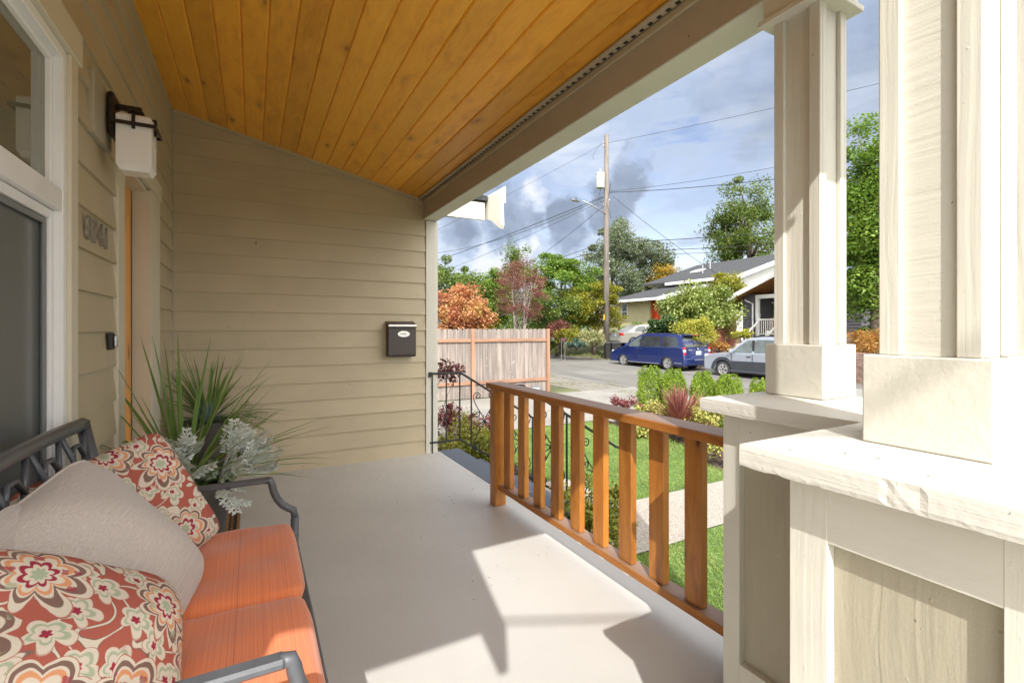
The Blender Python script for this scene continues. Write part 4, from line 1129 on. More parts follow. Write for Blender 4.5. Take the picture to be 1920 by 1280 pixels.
m_trail = leaf_mat('fine_trailing_leaves', [(.12, .18, .07), (.22, .28, .12), (.38, .42, .26)], .2)
blob_leaves('trailing_juniper', 'fine leaved green trailer hanging over the right side of the corner planter', (QX + .20, QY - .10, QH - .03), (.16, .12, .13), 2600, .013, m_trail, .4, 30)
m_red = leaf_mat('rusty_red_leaves', [(.30, .06, .03), (.42, .13, .07), (.50, .22, .13)], .2)
blob_leaves('coral_bells', 'rusty red leaved plant peeking out behind the dusty miller', (PX + .20, PY + .12, PH + .13), (.08, .05, .04), 20, .062, m_red, .85, 8)

# ------------------------------------------------------------------ fence across the driveway
m_fb = mat('weathered_grey_cedar_boards', (.225, .19, .17), .85, .32, 1.0, .5, 90, .002, (14, 14, 1.0), True, blot=((.38, .34, .305), 9, .60))
m_fr = mat('fresh_cedar_rails', (.30, .165, .105), .8, .18, 1.0, .4, 60, .002, (2, 8, 8), True)
fence = thing('board_fence', 'weathered grey cedar board fence with orange rails across the driveway', 'fence', (5, 11.9, -.6))
FY = 11.9; fx1 = 7.66
mb = MB(); hw = .0705
mb.prism([(-hw, 0), (hw, 0), (hw, 1.84), (hw - .03, 1.885), (-hw + .03, 1.885), (-hw, 1.84)], 1, -.009, .009); b0 = mb.build('board', m_fb, fence, world=False)
i = 0; x = fx1 - .12
while x > -1.2:
    o = b0 if i == 0 else inst(b0, 'board', (0, 0, 0), fence)
    o.location = Vector((x, FY + .035 + random.uniform(-.003, .003), -.58 + random.uniform(-.006, .01))) - fence.location
    o.rotation_euler = (0, random.uniform(-.004, .004), 0)
    x -= .147; i += 1
for px_ in (fx1, fx1 - 2.42, fx1 - 4.84, fx1 - 7.26):
    mb = MB(); mb.box(px_ - .045, px_ + .045, FY - .06, FY + .024, -.62, 1.31, .004); mb.build('post', mat('fresh_cedar_posts', (.31, .17, .11), .8, .18, 1.0, .4, 60, .002, (8, 8, 1), True), fence)
for k in range(3):
    xa, xb = fx1 - 2.42 * (k + 1) + .046, fx1 - 2.42 * k - .046
    for z in (-.205, .95):
        mb = MB(); mb.box(xa, xb, FY - .022, FY + .022, z, z + .085, .003); mb.build('rail', m_fr, fence)
# address plaque by the foot of the fence
pl = D(1013, 732, 13.6)
t = thing('address_plaque', 'grey arched plaque with number at the foot of the fence', 'plaque', (pl.x, FY - .12, -.6))
m_grst = mat('grey_plaque', (.15, .16, .165), .6, .1)
ar = [(pl.x - .17, -.58), (pl.x + .17, -.58), (pl.x + .17, -.40)] + [(pl.x + .13 * math.cos(k * PI / 8), -.40 + .10 * math.sin(k * PI / 8)) for k in range(0, 9)] + [(pl.x - .17, -.40)]
mb = MB(); mb.prism(ar, 1, FY - .13, FY - .10); mb.build('plate', m_grst, t)
me = text_mesh('8741', .13, .003); me.materials.append(m_white); o = bpy.data.objects.new('lettering', me); COL.objects.link(o); o.parent = t
o.rotation_euler = (PI / 2, 0, 0); o.location = Vector((pl.x - .15, FY - .134, -.47)) - t.location

# ------------------------------------------------------------------ garden plants near the porch
m_hgold = leaf_mat('golden_cypress_leaves', [(.10, .13, .02), (.22, .23, .035), (.36, .34, .06), (.46, .40, .10)], .25)
m_lime = leaf_mat('lime_arborvitae_leaves', [(.10, .17, .02), (.22, .33, .03), (.34, .46, .055), (.42, .50, .09)], .35)
m_barb = leaf_mat('wine_barberry_leaves', [(.10, .02, .025), (.19, .045, .05), (.30, .10, .09)], .25)
m_vari = leaf_mat('variegated_leaves', [(.07, .11, .02), (.28, .30, .06), (.55, .52, .16), (.68, .64, .30)], .25)
m_purp = leaf_mat('purple_cordyline_leaves', [(.17, .055, .055), (.27, .10, .09), (.40, .18, .15)], .25, .45, .4)
bush('cypress_shrub', 'golden green cypress shrub beyond the handrail at the foot of the end wall', (2.36, 5.45, -.24), (.52, .42, .46), 5200, .045, m_hgold, 46, .17, aspect=.5)
bush('barberry', 'wine red barberry behind the golden cypress by the end wall', (2.45, 6.35, -.12), (.42, .35, .50), 1500, .045, m_barb, 40, .12, aspect=.6)
bush('barberry', 'second wine red barberry trailing beside the driveway', (3.2, 6.95, -.32), (.50, .35, .26), 900, .045, m_barb, 30, .12, aspect=.6)
m_jmap = leaf_mat('dark_lace_maple_leaves', [(.07, .022, .025), (.13, .045, .045), (.20, .09, .07)], .25)
tree('japanese_maple', 'small dark red lace leaved maple poking out past the corner trim', 'tree', (2.42, 6.9, -.6), (2.42, 6.9, .62), (.42, .38, .26), 12, 480, .16, .085, m_jmap, m_bark, .02, None, 5, trunks=1)
bush('euonymus', 'variegated yellow green shrub seen between the balusters', (2.42, 2.98, -.25), (.30, .42, .36), 2600, .042, m_vari if False else m_hgold, 30, .13, aspect=.6)
bush('heather', 'small purplish shrub behind the lower baluster feet', (2.05, 2.25, -.45), (.16, .20, .13), 380, .03, m_barb, 10, .06)
# hedge of five arborvitae
m_arb_core = m_bark
def conifer(name, label, x, y, top, r, n, leaf, m, group=None, taper=.45):
    b0 = -.6; t = thing(name, label, 'shrub', (x, y, b0), group)
    h = top - b0; f = RNG.uniform(0, 1, n) ** .9; a = RNG.uniform(0, 2 * PI, n)
    prof = np.where(f < .15, .80 + f * 1.3, np.where(f < .72, 1.0 - .10 * (f - .15), .94 * np.sqrt(np.clip(1 - ((f - .72) / .29) ** 2.4, 0, 1)) ))
    ph = RNG.uniform(0, 6, 6); ridg = 1 + .10 * np.sin(a * 5 + f * 9 + ph[0]) + .08 * np.sin(a * 9 - f * 17 + ph[1]) + .07 * np.sin(a * 3 + f * 31 + ph[2]) + RNG.normal(0, .06, n)
    f = np.clip(f * (1 + .07 * np.sin(a * 4 + ph[3]) + .05 * np.sin(a * 7 + ph[4])), 0, 1.06)
    rr = r * prof * ridg * RNG.uniform(.80, 1.03, n)
    P = np.stack([x + np.cos(a) * rr, y + np.sin(a) * rr, b0 + f * h * 1.0], 1)
    dirs = np.stack([np.cos(a) * .4, np.sin(a) * .4, np.ones(n)], 1)
    leaf_mesh('foliage', P, leaf, m, t, .42, 0, dirs, .45)
    mb = MB(); mb.tube([(x, y, b0 - .05), (x, y, b0 + h * .8)], [r * .10, r * .03], 6); mb.build('trunk', m_bark, t); return t
hl = ['bright lime arborvitae, tallest and leftmost of the hedge row', 'bright lime arborvitae directly behind the red spiky cordyline', 'bright lime arborvitae between the cordyline and the silver car wheel', 'bright lime arborvitae, low and round, just left of the pedestal cap corner', 'bright lime arborvitae half hidden behind the left column plinth']
for (px_, py_, d_, wpx), lb in zip([(1220, 692, 9.6, 47), (1264, 698, 9.25, 42), (1318, 703, 8.9, 44), (1366, 708, 8.55, 46), (1428, 716, 8.2, 44)], hl):
    p = D(px_, py_, d_); conifer('arborvitae', lb, p.x, p.y, p.z, wpx * d_ / F / 2 * 1.02, 15000, .032, m_lime, 'arborvitae hedge behind the cordyline')
p = D(1276, 790, 8.0)
spiky('cordyline', 'purplish red spiky cordyline in front of the lime hedge', (p.x, p.y, -.30), 300, .46, .74, .015, m_purp, droop=.12, el0=.05, cat='plant')
for (px_, py_, d_, rx, rz, lb, mm, n) in [
    (1218, 772, 8.75, .30, .20, 'yellow variegated euonymus at the foot of the tallest arborvitae', m_vari, 1500),
    (1310, 785, 7.9, .30, .24, 'cream and yellow variegated euonymus right of the cordyline', m_vari, 1900),
    (1345, 768, 7.9, .22, .26, 'yellow leaved euonymus beside the pedestal cap', m_vari, 1300),
    (1172, 757, 9.2, .34, .13, 'low purplish barberry at the left end of the planting bed', m_barb, 700),
    (1200, 808, 8.3, .22, .12, 'small yellow edging plant at the lawn corner under the top rail', m_vari, 500),
    (1345, 838, 6.6, .30, .09, 'low yellow green edging plant under the railing end by the pedestal', m_vari, 500)]:
    p = D(px_, py_, d_); bush('euonymus' if mm is m_vari else 'barberry', lb, (p.x, p.y, max(p.z, -.6 + rz * .7)), (rx, rx, rz), n, .045, mm, 24, .10, aspect=.6)
m_stone = mat('pale_edging_stone', (.45, .43, .40), .8, .2, 12, .6, 60)
for i, (x, y) in enumerate([(2.55, 2.45), (2.62, 2.72), (2.50, 2.2), (6.2, 7.55), (6.45, 7.6)]):
    mb = MB(); r = .06 + .02 * (i % 3)
    mb.lathe([(0.001, -.62), (r, -.60), (r * 1.1, -.57), (r * .7, -.54), (.001, -.53)], (x, y, 0), 9)
    tag(mb.build('edging_stone', m_stone, None, True), ['pale stone in the foundation bed below the railing, middle of three', 'pale stone in the foundation bed, farthest from the camera', 'pale stone in the foundation bed, nearest the pedestal', 'pale stone at the corner of the planting bed', 'pale stone beside the driveway edge'][i], 'stone', 'edging stones')

# ------------------------------------------------------------------ trees and shrubs over the road
g_mid = leaf_mat('mid_green_leaves', [(.055, .10, .024), (.10, .16, .038), (.16, .22, .055), (.24, .29, .08)])
g_fresh = leaf_mat('fresh_green_leaves', [(.08, .16, .025), (.15, .25, .04), (.25, .34, .065)])
g_yell = leaf_mat('yellow_green_leaves', [(.13, .16, .02), (.25, .25, .03), (.38, .33, .04)])
g_gold = leaf_mat('golden_autumn_leaves', [(.20, .18, .02), (.38, .27, .03), (.48, .26, .04)])
g_oran = leaf_mat('orange_autumn_leaves', [(.36, .11, .07), (.48, .19, .11), (.56, .32, .17), (.50, .42, .13)], .35)
g_grey = leaf_mat('grey_green_eucalyptus_leaves', [(.09, .125, .08), (.16, .20, .13), (.25, .29, .20)])
g_wine = leaf_mat('wine_red_leaves', [(.12, .04, .04), (.20, .075, .068), (.29, .13, .11)])
g_dark = leaf_mat('dark_evergreen_leaves', [(.02, .045, .012), (.04, .08, .02), (.07, .12, .035)], .15, .4, .5)
g_rhod = leaf_mat('rhododendron_leaves', [(.11, .17, .035), (.22, .28, .07), (.36, .40, .13)], .25, .45, .5)
g_lem = leaf_mat('lemon_shrub_leaves', [(.22, .24, .03), (.38, .38, .06), (.52, .48, .12)])
g_blue = leaf_mat('blue_green_needles', [(.06, .11, .09), (.12, .20, .16)], .1)
g_cream = leaf_mat('cream_variegated_leaves', [(.15, .18, .07), (.42, .42, .22), (.62, .60, .40)])
g_fern = leaf_mat('dry_orange_fern_leaves', [(.22, .09, .02), (.40, .20, .05), (.50, .33, .12)])
def at_tree(name, label, cx, top, bot, wpx, d, K, n, rs, leaf, m, bark=m_bark, trunk=.15, **kw):
    kw.setdefault("low", -.97)
    """crown filling rows top..bot of the photograph, seen at distance d"""
    a = D(cx, top, d); b = D(cx, bot, d); rx = wpx / 2 * d / F; rz = (a.z - b.z) / 2
    c = ((a.x + b.x) / 2, (a.y + b.y) / 2, (a.z + b.z) / 2)
    return tree(name, label, 'tree', (c[0], c[1], gz(c[0], c[1])), c, (rx * 1.0, rx * 1.0, rz * .98), int(K * 1.5), int(n * 2.3), rs * 1.1, leaf, m, bark, trunk, **kw)
at_tree('leafy_tree', 'light green tree farthest left, above the orange maple', 838, 490, 590, 110, 38, 40, 5000, .75, .20, g_mid, trunk=.2)
at_tree('leafy_tree', 'mid green tree between the light green tree and the wine red tree', 905, 520, 612, 105, 30, 44, 6000, .6, .17, g_mid, trunk=.15)
at_tree('conifer_tree', 'narrow pointed green treetop rising behind the wine red tree', 968, 452, 560, 50, 34, 30, 2600, .45, .15, g_mid, trunk=.12, shell=.2, flat=1.4)
at_tree('leafy_tree', 'fresh green tree just left of the wine red tree', 925, 512, 612, 70, 29, 34, 4200, .5, .16, g_fresh, trunk=.12)
at_tree('orange_maple', 'orange and coral autumn maple rising behind the board fence', 858, 545, 640, 112, 16.5, 60, 7500, .34, .10, g_oran, trunk=.06, shell=.35)
bush('flowering_shrub', 'yellow green shrub right of the orange maple just above the fence', tuple(D(905, 608, 17)), (.42, .42, .34), 1200, .07, g_gold, 20, .2)
at_tree('red_tree', 'thin wine red tree with many pale bare stems', 976, 488, 606, 90, 25, 80, 5200, .34, .075, g_wine, m_bark_pale, .06, shell=.75, limbs=60, trunks=5, low=-.9)
at_tree('spreading_tree', 'large layered green and yellow tree behind the wine red tree', 1050, 478, 612, 128, 33, 56, 9500, .75, .18, g_fresh, trunk=.22, flat=.4)
at_tree('dark_tree', 'dark green undergrowth tree below the layered green tree', 1045, 545, 622, 120, 31.5, 40, 5000, .6, .16, g_mid, trunk=.15)
at_tree('golden_maple', 'yellow green maple leaning over the utility pole', 1115, 532, 618, 108, 31.2, 50, 7500, .5, .13, g_yell, trunk=.12, flat=.5, limbs=14)
at_tree('eucalyptus', 'tall grey green eucalyptus behind the utility pole', 1150, 422, 610, 120, 52, 60, 11000, 1.1, .26, g_grey, trunk=.3)
at_tree('eucalyptus', 'smaller grey green eucalyptus right of the taller one', 1222, 440, 600, 78, 54, 40, 7000, .95, .26, g_grey, trunk=.25)
at_tree('autumn_tree', 'small golden treetop just left of the white house roof', 1250, 496, 560, 46, 50, 20, 1800, .7, .22, g_gold, trunk=.12)
at_tree('broad_tree', 'big airy green tree behind the white house roof', 1412, 335, 560, 150, 50, 62, 9500, 1.15, .25, g_mid, trunk=.45, shell=.45, limbs=26)
at_tree('broad_tree', 'lower left limb of green tree over the roof ridge', 1362, 395, 500, 74, 51, 26, 2600, .8, .24, g_mid, trunk=.2, shell=.4, limbs=14)
at_tree('street_tree', 'tall bright green tree filling the gap between the two columns', 1640, 228, 650, 110, 19.6, 90, 16000, .62, .15, g_fresh, trunk=.18, shell=.35, limbs=26)
bush('fern_clump', 'dry orange brown fern mound on top of the brick wall', tuple(D(1622, 645, 17.5)), (.75, .75, .65), 2600, .16, g_fern, 26, .3, aspect=.16, cat='plant')
def at_bush(name, label, cx, top, bot, wpx, d, n, leaf, m, K=34, **kw):
    a = D(cx, top, d); b = D(cx, bot, d); rx = wpx / 2 * d / F; rz = (a.z - b.z) / 2
    kw.setdefault('rs', min(rx, rz) * .36)
    return bush(name, label, ((a.x + b.x) / 2, (a.y + b.y) / 2, (a.z + b.z) / 2), (rx, rx, rz), n, leaf, m, K, **kw)
at_bush('smoke_bush', 'plum purple shrub left of the golden verge shrub', 1045, 599, 650, 62, 29, 2600, .12, g_wine)
at_bush('verge_shrub', 'olive and gold shrub beside the plum purple one', 1070, 612, 655, 60, 28, 2600, .10, g_yell)
at_bush('juniper', 'low blue green juniper at the verge', 1080, 634, 658, 44, 27.6, 1400, .10, g_blue)
at_bush('variegated_shrub', 'pale cream variegated shrub left of the utility pole', 1110, 613, 662, 50, 27.5, 3000, .10, g_cream)
at_bush('verge_shrub', 'tangled green shrub under the golden maple right of the pole', 1160, 606, 652, 50, 35, 1600, .11, g_mid)
at_bush('verge_shrub', 'small green plants at the far roadside left of the purple shrub', 1030, 635, 662, 40, 30, 1000, .12, g_fresh)
at_bush('tall_grass', 'light green tufted grasses behind the silver sedan', 1190, 600, 632, 50, 35, 1400, .16, g_fresh, aspect=.2)
at_bush('rhododendron', 'huge rounded rhododendron in front of the cream house', 1308, 532, 652, 142, 25.5, 24000, .14, g_rhod, 130)
at_bush('rhododendron', 'darker green glossy shrub left of the huge rhododendron', 1246, 586, 650, 64, 24.4, 8000, .12, g_dark, 50)
at_bush('lemon_shrub', 'lemon yellow clipped shrub right behind the blue minivan', 1306, 588, 655, 86, 22.6, 9000, .075, g_lem, 80)
at_tree('golden_tree', 'olive gold treetop between the rhododendron and the charcoal house', 1368, 514, 590, 86, 29.5, 40, 5600, .45, .13, g_yell, trunk=.1, flat=.5)
at_bush('flower_bed', 'bright green leafy bed in front of the charcoal house steps', 1396, 616, 640, 42, 21.8, 1300, .10, g_lem)
at_bush('dry_shrub', 'reddish dry ground cover between the minivan and the red fence', 1345, 640, 662, 70, 22.3, 1500, .08, g_fern)
# a far mass of trees closing the view
pts = []
for px_ in range(760, 2300, 9):
    d_ = 75 + 20 * math.sin(px_ * .017); top = 575 + 14 * math.sin(px_ * .05) + 8 * math.sin(px_ * .13)
    if px_ > 1560: top -= 30
    a = D(px_, top, d_); n = 150
    q = RNG.normal(size=(n, 3)); q /= np.linalg.norm(q, axis=1)[:, None]; q *= RNG.uniform(0, 1, n)[:, None] ** .4
    hh = (a.z + .5) / 2
    pts.append(np.array([a.x, a.y, a.z - hh]) + q * np.array([1.6, 1.6, hh]))
for px_ in range(-900, 760, 40):
    d_ = 70; t_ = (px_ - 960) / F; a = D(px_, 560, d_); n = 60
    q = RNG.normal(size=(n, 3)); pts.append(np.array([a.x, a.y, 2.5]) + q * np.array([2.5, 2.5, 1.8]))
tag(leaf_mesh('distant_trees', np.concatenate(pts), .62, g_mid), 'far belt of green trees closing the street', 'trees', kind='stuff')

# ------------------------------------------------------------------ utility pole, lamp, wires
pb = D(1137, 670, 29.5); pX, pY = pb.x, pb.y; pG = gz(pX, pY); PT = 13.3
m_polew = mat('weathered_pole_wood', (.165, .14, .12), .85, .35, 1.0, .7, 60, .01, (8, 8, .8))
pole = thing('utility_pole', 'tall weathered wooden utility pole with transformer and street lamp', 'utility pole', (pX, pY, pG))
mb = MB(); mb.tube([(pX, pY, pG - .2), (pX, pY, PT * .5), (pX, pY, PT)], [.19, .165, .14], 10); mb.build('post', m_polew, pole, True)
RT = Vector((CS, -SN, 0)); FW = Vector((SN, CS, 0))
c = Vector((pX, pY, 0)) - RT * .40 - FW * .1
m_trans = mat('grey_transformer_paint', (.50, .52, .51), .45, .08, 3)
mb = MB(); zt, zb_ = D(1125, 324, 29.3).z, D(1125, 352, 29.3).z
mb.lathe([(.0, zb_), (.25, zb_), (.27, zb_ + .04), (.27, zt - .06), (.29, zt - .05), (.28, zt), (.0, zt + .03)], (c.x, c.y, 0), 16); o = mb.build('transformer', m_trans, pole); smooth_by_angle(o)
mb = MB(); mb.tube([(c.x, c.y, zt), (c.x, c.y, zt + .28)], .05, 6); mb.build('bushing', m_alu, pole)
for zz_ in (zt - .2, zb_ + .2):
    mb = MB(); mb.tube([c + Vector((0, 0, zz_)), Vector((pX, pY, zz_))], .03, 5); mb.build('bracket', m_alu, pole)
a0 = Vector((pX, pY, D(1133, 402, 29.5).z)); a1 = D(1112, 386, 28.6); a2 = D(1093, 377, 27.8)
mb = MB(); mb.tube([a0, a1, a2], .045, 6); mb.build('lamp_arm', m_alu, pole, True)
hd = D(1080, 377, 27.4); dirv = (a2 - a1).normalized(); dirv.z = 0; dirv.normalize(); sv = dirv.cross(Vector((0, 0, 1)))
mb = MB(); V = []
for (f, w_, h_) in ((-.30, .06, .03), (-.12, .16, .07), (.15, .19, .08), (.34, .14, .05), (.42, .03, .02)):
    cc_ = hd + dirv * f
    V += [cc_ - sv * w_, cc_ + Vector((0, 0, h_)), cc_ + sv * w_, cc_ - Vector((0, 0, h_ * .5))]
mb.poly(V, [(k * 4 + j, k * 4 + (j + 1) % 4, k * 4 + 4 + (j + 1) % 4, k * 4 + 4 + j) for k in range(4) for j in range(4)] + [(0, 1, 2, 3), (19, 18, 17, 16)]); mb.build('lamp_head', m_alu, pole, True)
mb = MB(); mb.tube([hd + Vector((0, 0, .06)), hd + Vector((0, 0, .17))], .035, 6); mb.build('photocell', m_black, pole)
mb = MB(); y0_ = D(1137, 600, 29.3).z; mb.box(pX - .22, pX - .20, pY - .10, pY + .05, y0_, y0_ + .35); mb.build('pole_tag', mat('yellow_tag', (.55, .38, .04)), pole)
for zz_, sd in ((12.75, -1), (12.55, -1), (9.2, 1), (8.9, -1), (5.9, 1), (5.4, 1), (4.95, 1)):
    q = Vector((pX, pY, zz_)) + RT * sd * .18; mb = MB(); mb.lathe([(.0, 0), (.05, .02), (.035, .06), (.055, .09), (.03, .13), (.0, .14)], tuple(q), 8); mb.build('insulator', m_alu, pole, True)
m_wire = mat('black_cable', (.015, .015, .017), .6, .1)
for k, (s0, s1) in enumerate((((1131, 360), (1123, 388)), ((1127, 352), (1133, 385)), ((1145, 345), (1146, 410)), ((1131, 385), (1110, 372)), ((1128, 268), (1112, 300)))):
    a = D(*s0, 29.2); b = D(*s1, 29.2); mid = (a + b) / 2 - RT * .25 - Vector((0, 0, .15))
    mb = MB(); mb.tube([a, a.lerp(mid, .6), mid, b.lerp(mid, .4), b], .012, 4); mb.build('jumper_wire', m_wire, pole)
def wire(label, a, b, sag, r=.014, name='overhead_wire', n=14):
    pts = [a.lerp(b, i / n) - Vector((0, 0, 4 * sag * (i / n) * (1 - i / n))) for i in range(n + 1)]
    mb = MB(); mb.tube(pts, r, 5); return tag(mb.build(name, m_wire), label, 'cable', 'overhead wires')
R_ = lambda y0, y1, d1, lb, sag=.35, r=.014: wire(lb, D(1140, y0, 29.5), D(1760, y1, d1), sag, r)
R_(268, 130, 19, 'topmost thin wire running right from the pole top', .1, .010)
R_(359, 247, 19, 'thin wire running right just above the lamp arm', .3, .011)
R_(361, 293, 19, 'twisted black cable running right above the big tree', .25, .018)
R_(455, 405, 19, 'upper black cable of the low group crossing the big tree', .15, .020)
R_(470, 425, 19, 'middle black cable of the low group crossing the big tree', .25, .018)
R_(478, 447, 19, 'lowest thin cable right of the pole', .15, .012)
wire('service cable slanting down right from the pole to the white house roof', D(1149, 368, 29.5), D(1400, 548, 30.5), .25, .014)
def L_(p0, p1, d1, lb, sag=.3, r=.013): wire(lb, D(*p0, 29.5), D(*p1, d1), sag, r)
L_((1131, 369), (770, 505), 42, 'thick black cable falling left from below the transformer', .15, .022)
L_((1131, 371), (770, 478), 42, 'black cable just above the thick one falling left', .8, .016)
L_((1131, 376), (800, 520), 44, 'thin cable below the thick one falling left', .2, .012)
L_((1131, 387), (985, 500), 36, 'cable slanting steeply down left behind the red tree', .1, .014)
L_((1131, 455), (800, 560), 48, 'pair of low cables reaching left over the green trees', .2, .018)
L_((1131, 468), (800, 555), 46, 'lower cable reaching left across the wine red tree', .1, .020)
L_((1131, 476), (830, 560), 46, 'lowest cable reaching left across the wine red tree', .1, .016)
L_((1131, 270), (770, 455), 24, 'faint high wire falling left behind the porch beam end', .1, .008)
a = Vector((-1.76 - .71 * 9, -2.91 + .35 * 9, 5.6)); b = Vector((-1.05 + .71 * 12, -3.26 - .35 * 12, 4.7))
wire('black service cable passing behind the camera to the house eave', Vector((-8.2, .3, 5.3)), Vector((7.5, -7.4, 5.3)), .15, .013)

# ------------------------------------------------------------------ wheelie bin by the pole
m_bin = mat('black_bin_plastic', (.022, .022, .024), .5, .15, 5)
for k, (px_, lb) in enumerate(((1142, 'black wheeled bin touching the utility pole'), (1154, 'black wheeled bin nearer the blue minivan'))):
    bb = D(px_, 671 + k, 28.6 - k * .3); b = (bb.x, bb.y, gz(bb.x, bb.y))
    t = thing('wheeled_bin', lb, 'bin', b, 'black wheeled bins beside the pole', rotz=-.5)
    mb = MB(); P = [(-.20, -.24, .06), (.20, -.24, .06), (.20, .22, .06), (-.20, .22, .06), (-.27, -.33, .95), (.27, -.33, .95), (.27, .30, .95), (-.27, .30, .95)]
    mb.poly(P, [(3, 2, 1, 0), (4, 5, 6, 7), (0, 1, 5, 4), (1, 2, 6, 5), (2, 3, 7, 6), (3, 0, 4, 7)]); mb.build('body', m_bin, t, world=False)
    mb = MB(); mb.prism([(-.36, .952), (.34, .952), (.34, 1.0), (-.30, 1.05), (-.36, .99)], 0, -.29, .29); mb.build('lid', m_bin, t, world=False)
    mb = MB(); mb.lathe([(.0, -.05), (.10, -.05), (.10, .05), (.0, .05)], (.27, .22, .10), 12, 0); mb.lathe([(.0, -.05), (.10, -.05), (.10, .05), (.0, .05)], (-.27, .22, .10), 12, 0); mb.build('wheel', m_rubber, t, world=False)
    mb = MB(); mb.tube([(-.24, .36, .97), (.24, .36, .97)], .018, 6); mb.build('handle', m_bin, t, world=False)

# ------------------------------------------------------------------ cars
def paint(name, col, metal=.0):
    m, n, b = new_mat(name); raw, v = coords(n)
    a = n.noise(raw, 2.5, 3, .5)
    n.l.new(n.mix(a.outputs[0], tuple(x * .93 for x in col), col), b.inputs['Base Color'])
    b.inputs['Roughness'].default_value = .32; b.inputs['Metallic'].default_value = metal; b.inputs['Coat Weight'].default_value = .9; b.inputs['Coat Roughness'].default_value = .05
    return m
m_blue = paint('deep_blue_car_paint', (.008, .022, .125), .35)
m_silver = paint('pale_silver_blue_car_paint', (.36, .39, .46), .45)
m_champ = paint('champagne_silver_car_paint', (.42, .40, .36), .45)
m_clad = mat('dark_grey_cladding', (.030, .034, .042), .55, .1)
m_carglass = mat('tinted_car_glass', (.018, .024, .026), .04, .1, 2, 0, 10, spec=.9, coat=.6)
m_carglass2 = mat('lighter_car_glass', (.07, .09, .085), .04, .4, 2.5, 0, 10, spec=.9, coat=.6)
m_redl = mat('red_lamp_lens', (.45, .012, .012), .15, .05, 3, 0, 10, coat=.8)
m_clear = mat('clear_lamp_lens', (.55, .55, .52), .12, .2, 20, 0, 10, coat=.8)
m_rim = mat('silver_alloy', (.50, .50, .50), .3, .05, 3, 0, 10, metal=.7)
m_plate = mat('white_number_plate', (.62, .66, .70), .5, .15, 30)
def outline(L, arches, pts, r):
    """side outline: pts run rear-bottom over the top to front-bottom; the underside gets wheel arches"""
    out = list(pts); zs_ = pts[0][1]
    for ax in sorted(arches, reverse=True):
        out.append((ax + r, zs_))
        for k in range(1, 10): a = PI * k / 10; out.append((ax + r * math.cos(a), zs_ + (r) * math.sin(a) * 1.0))
        out.append((ax - r, zs_))
    return out
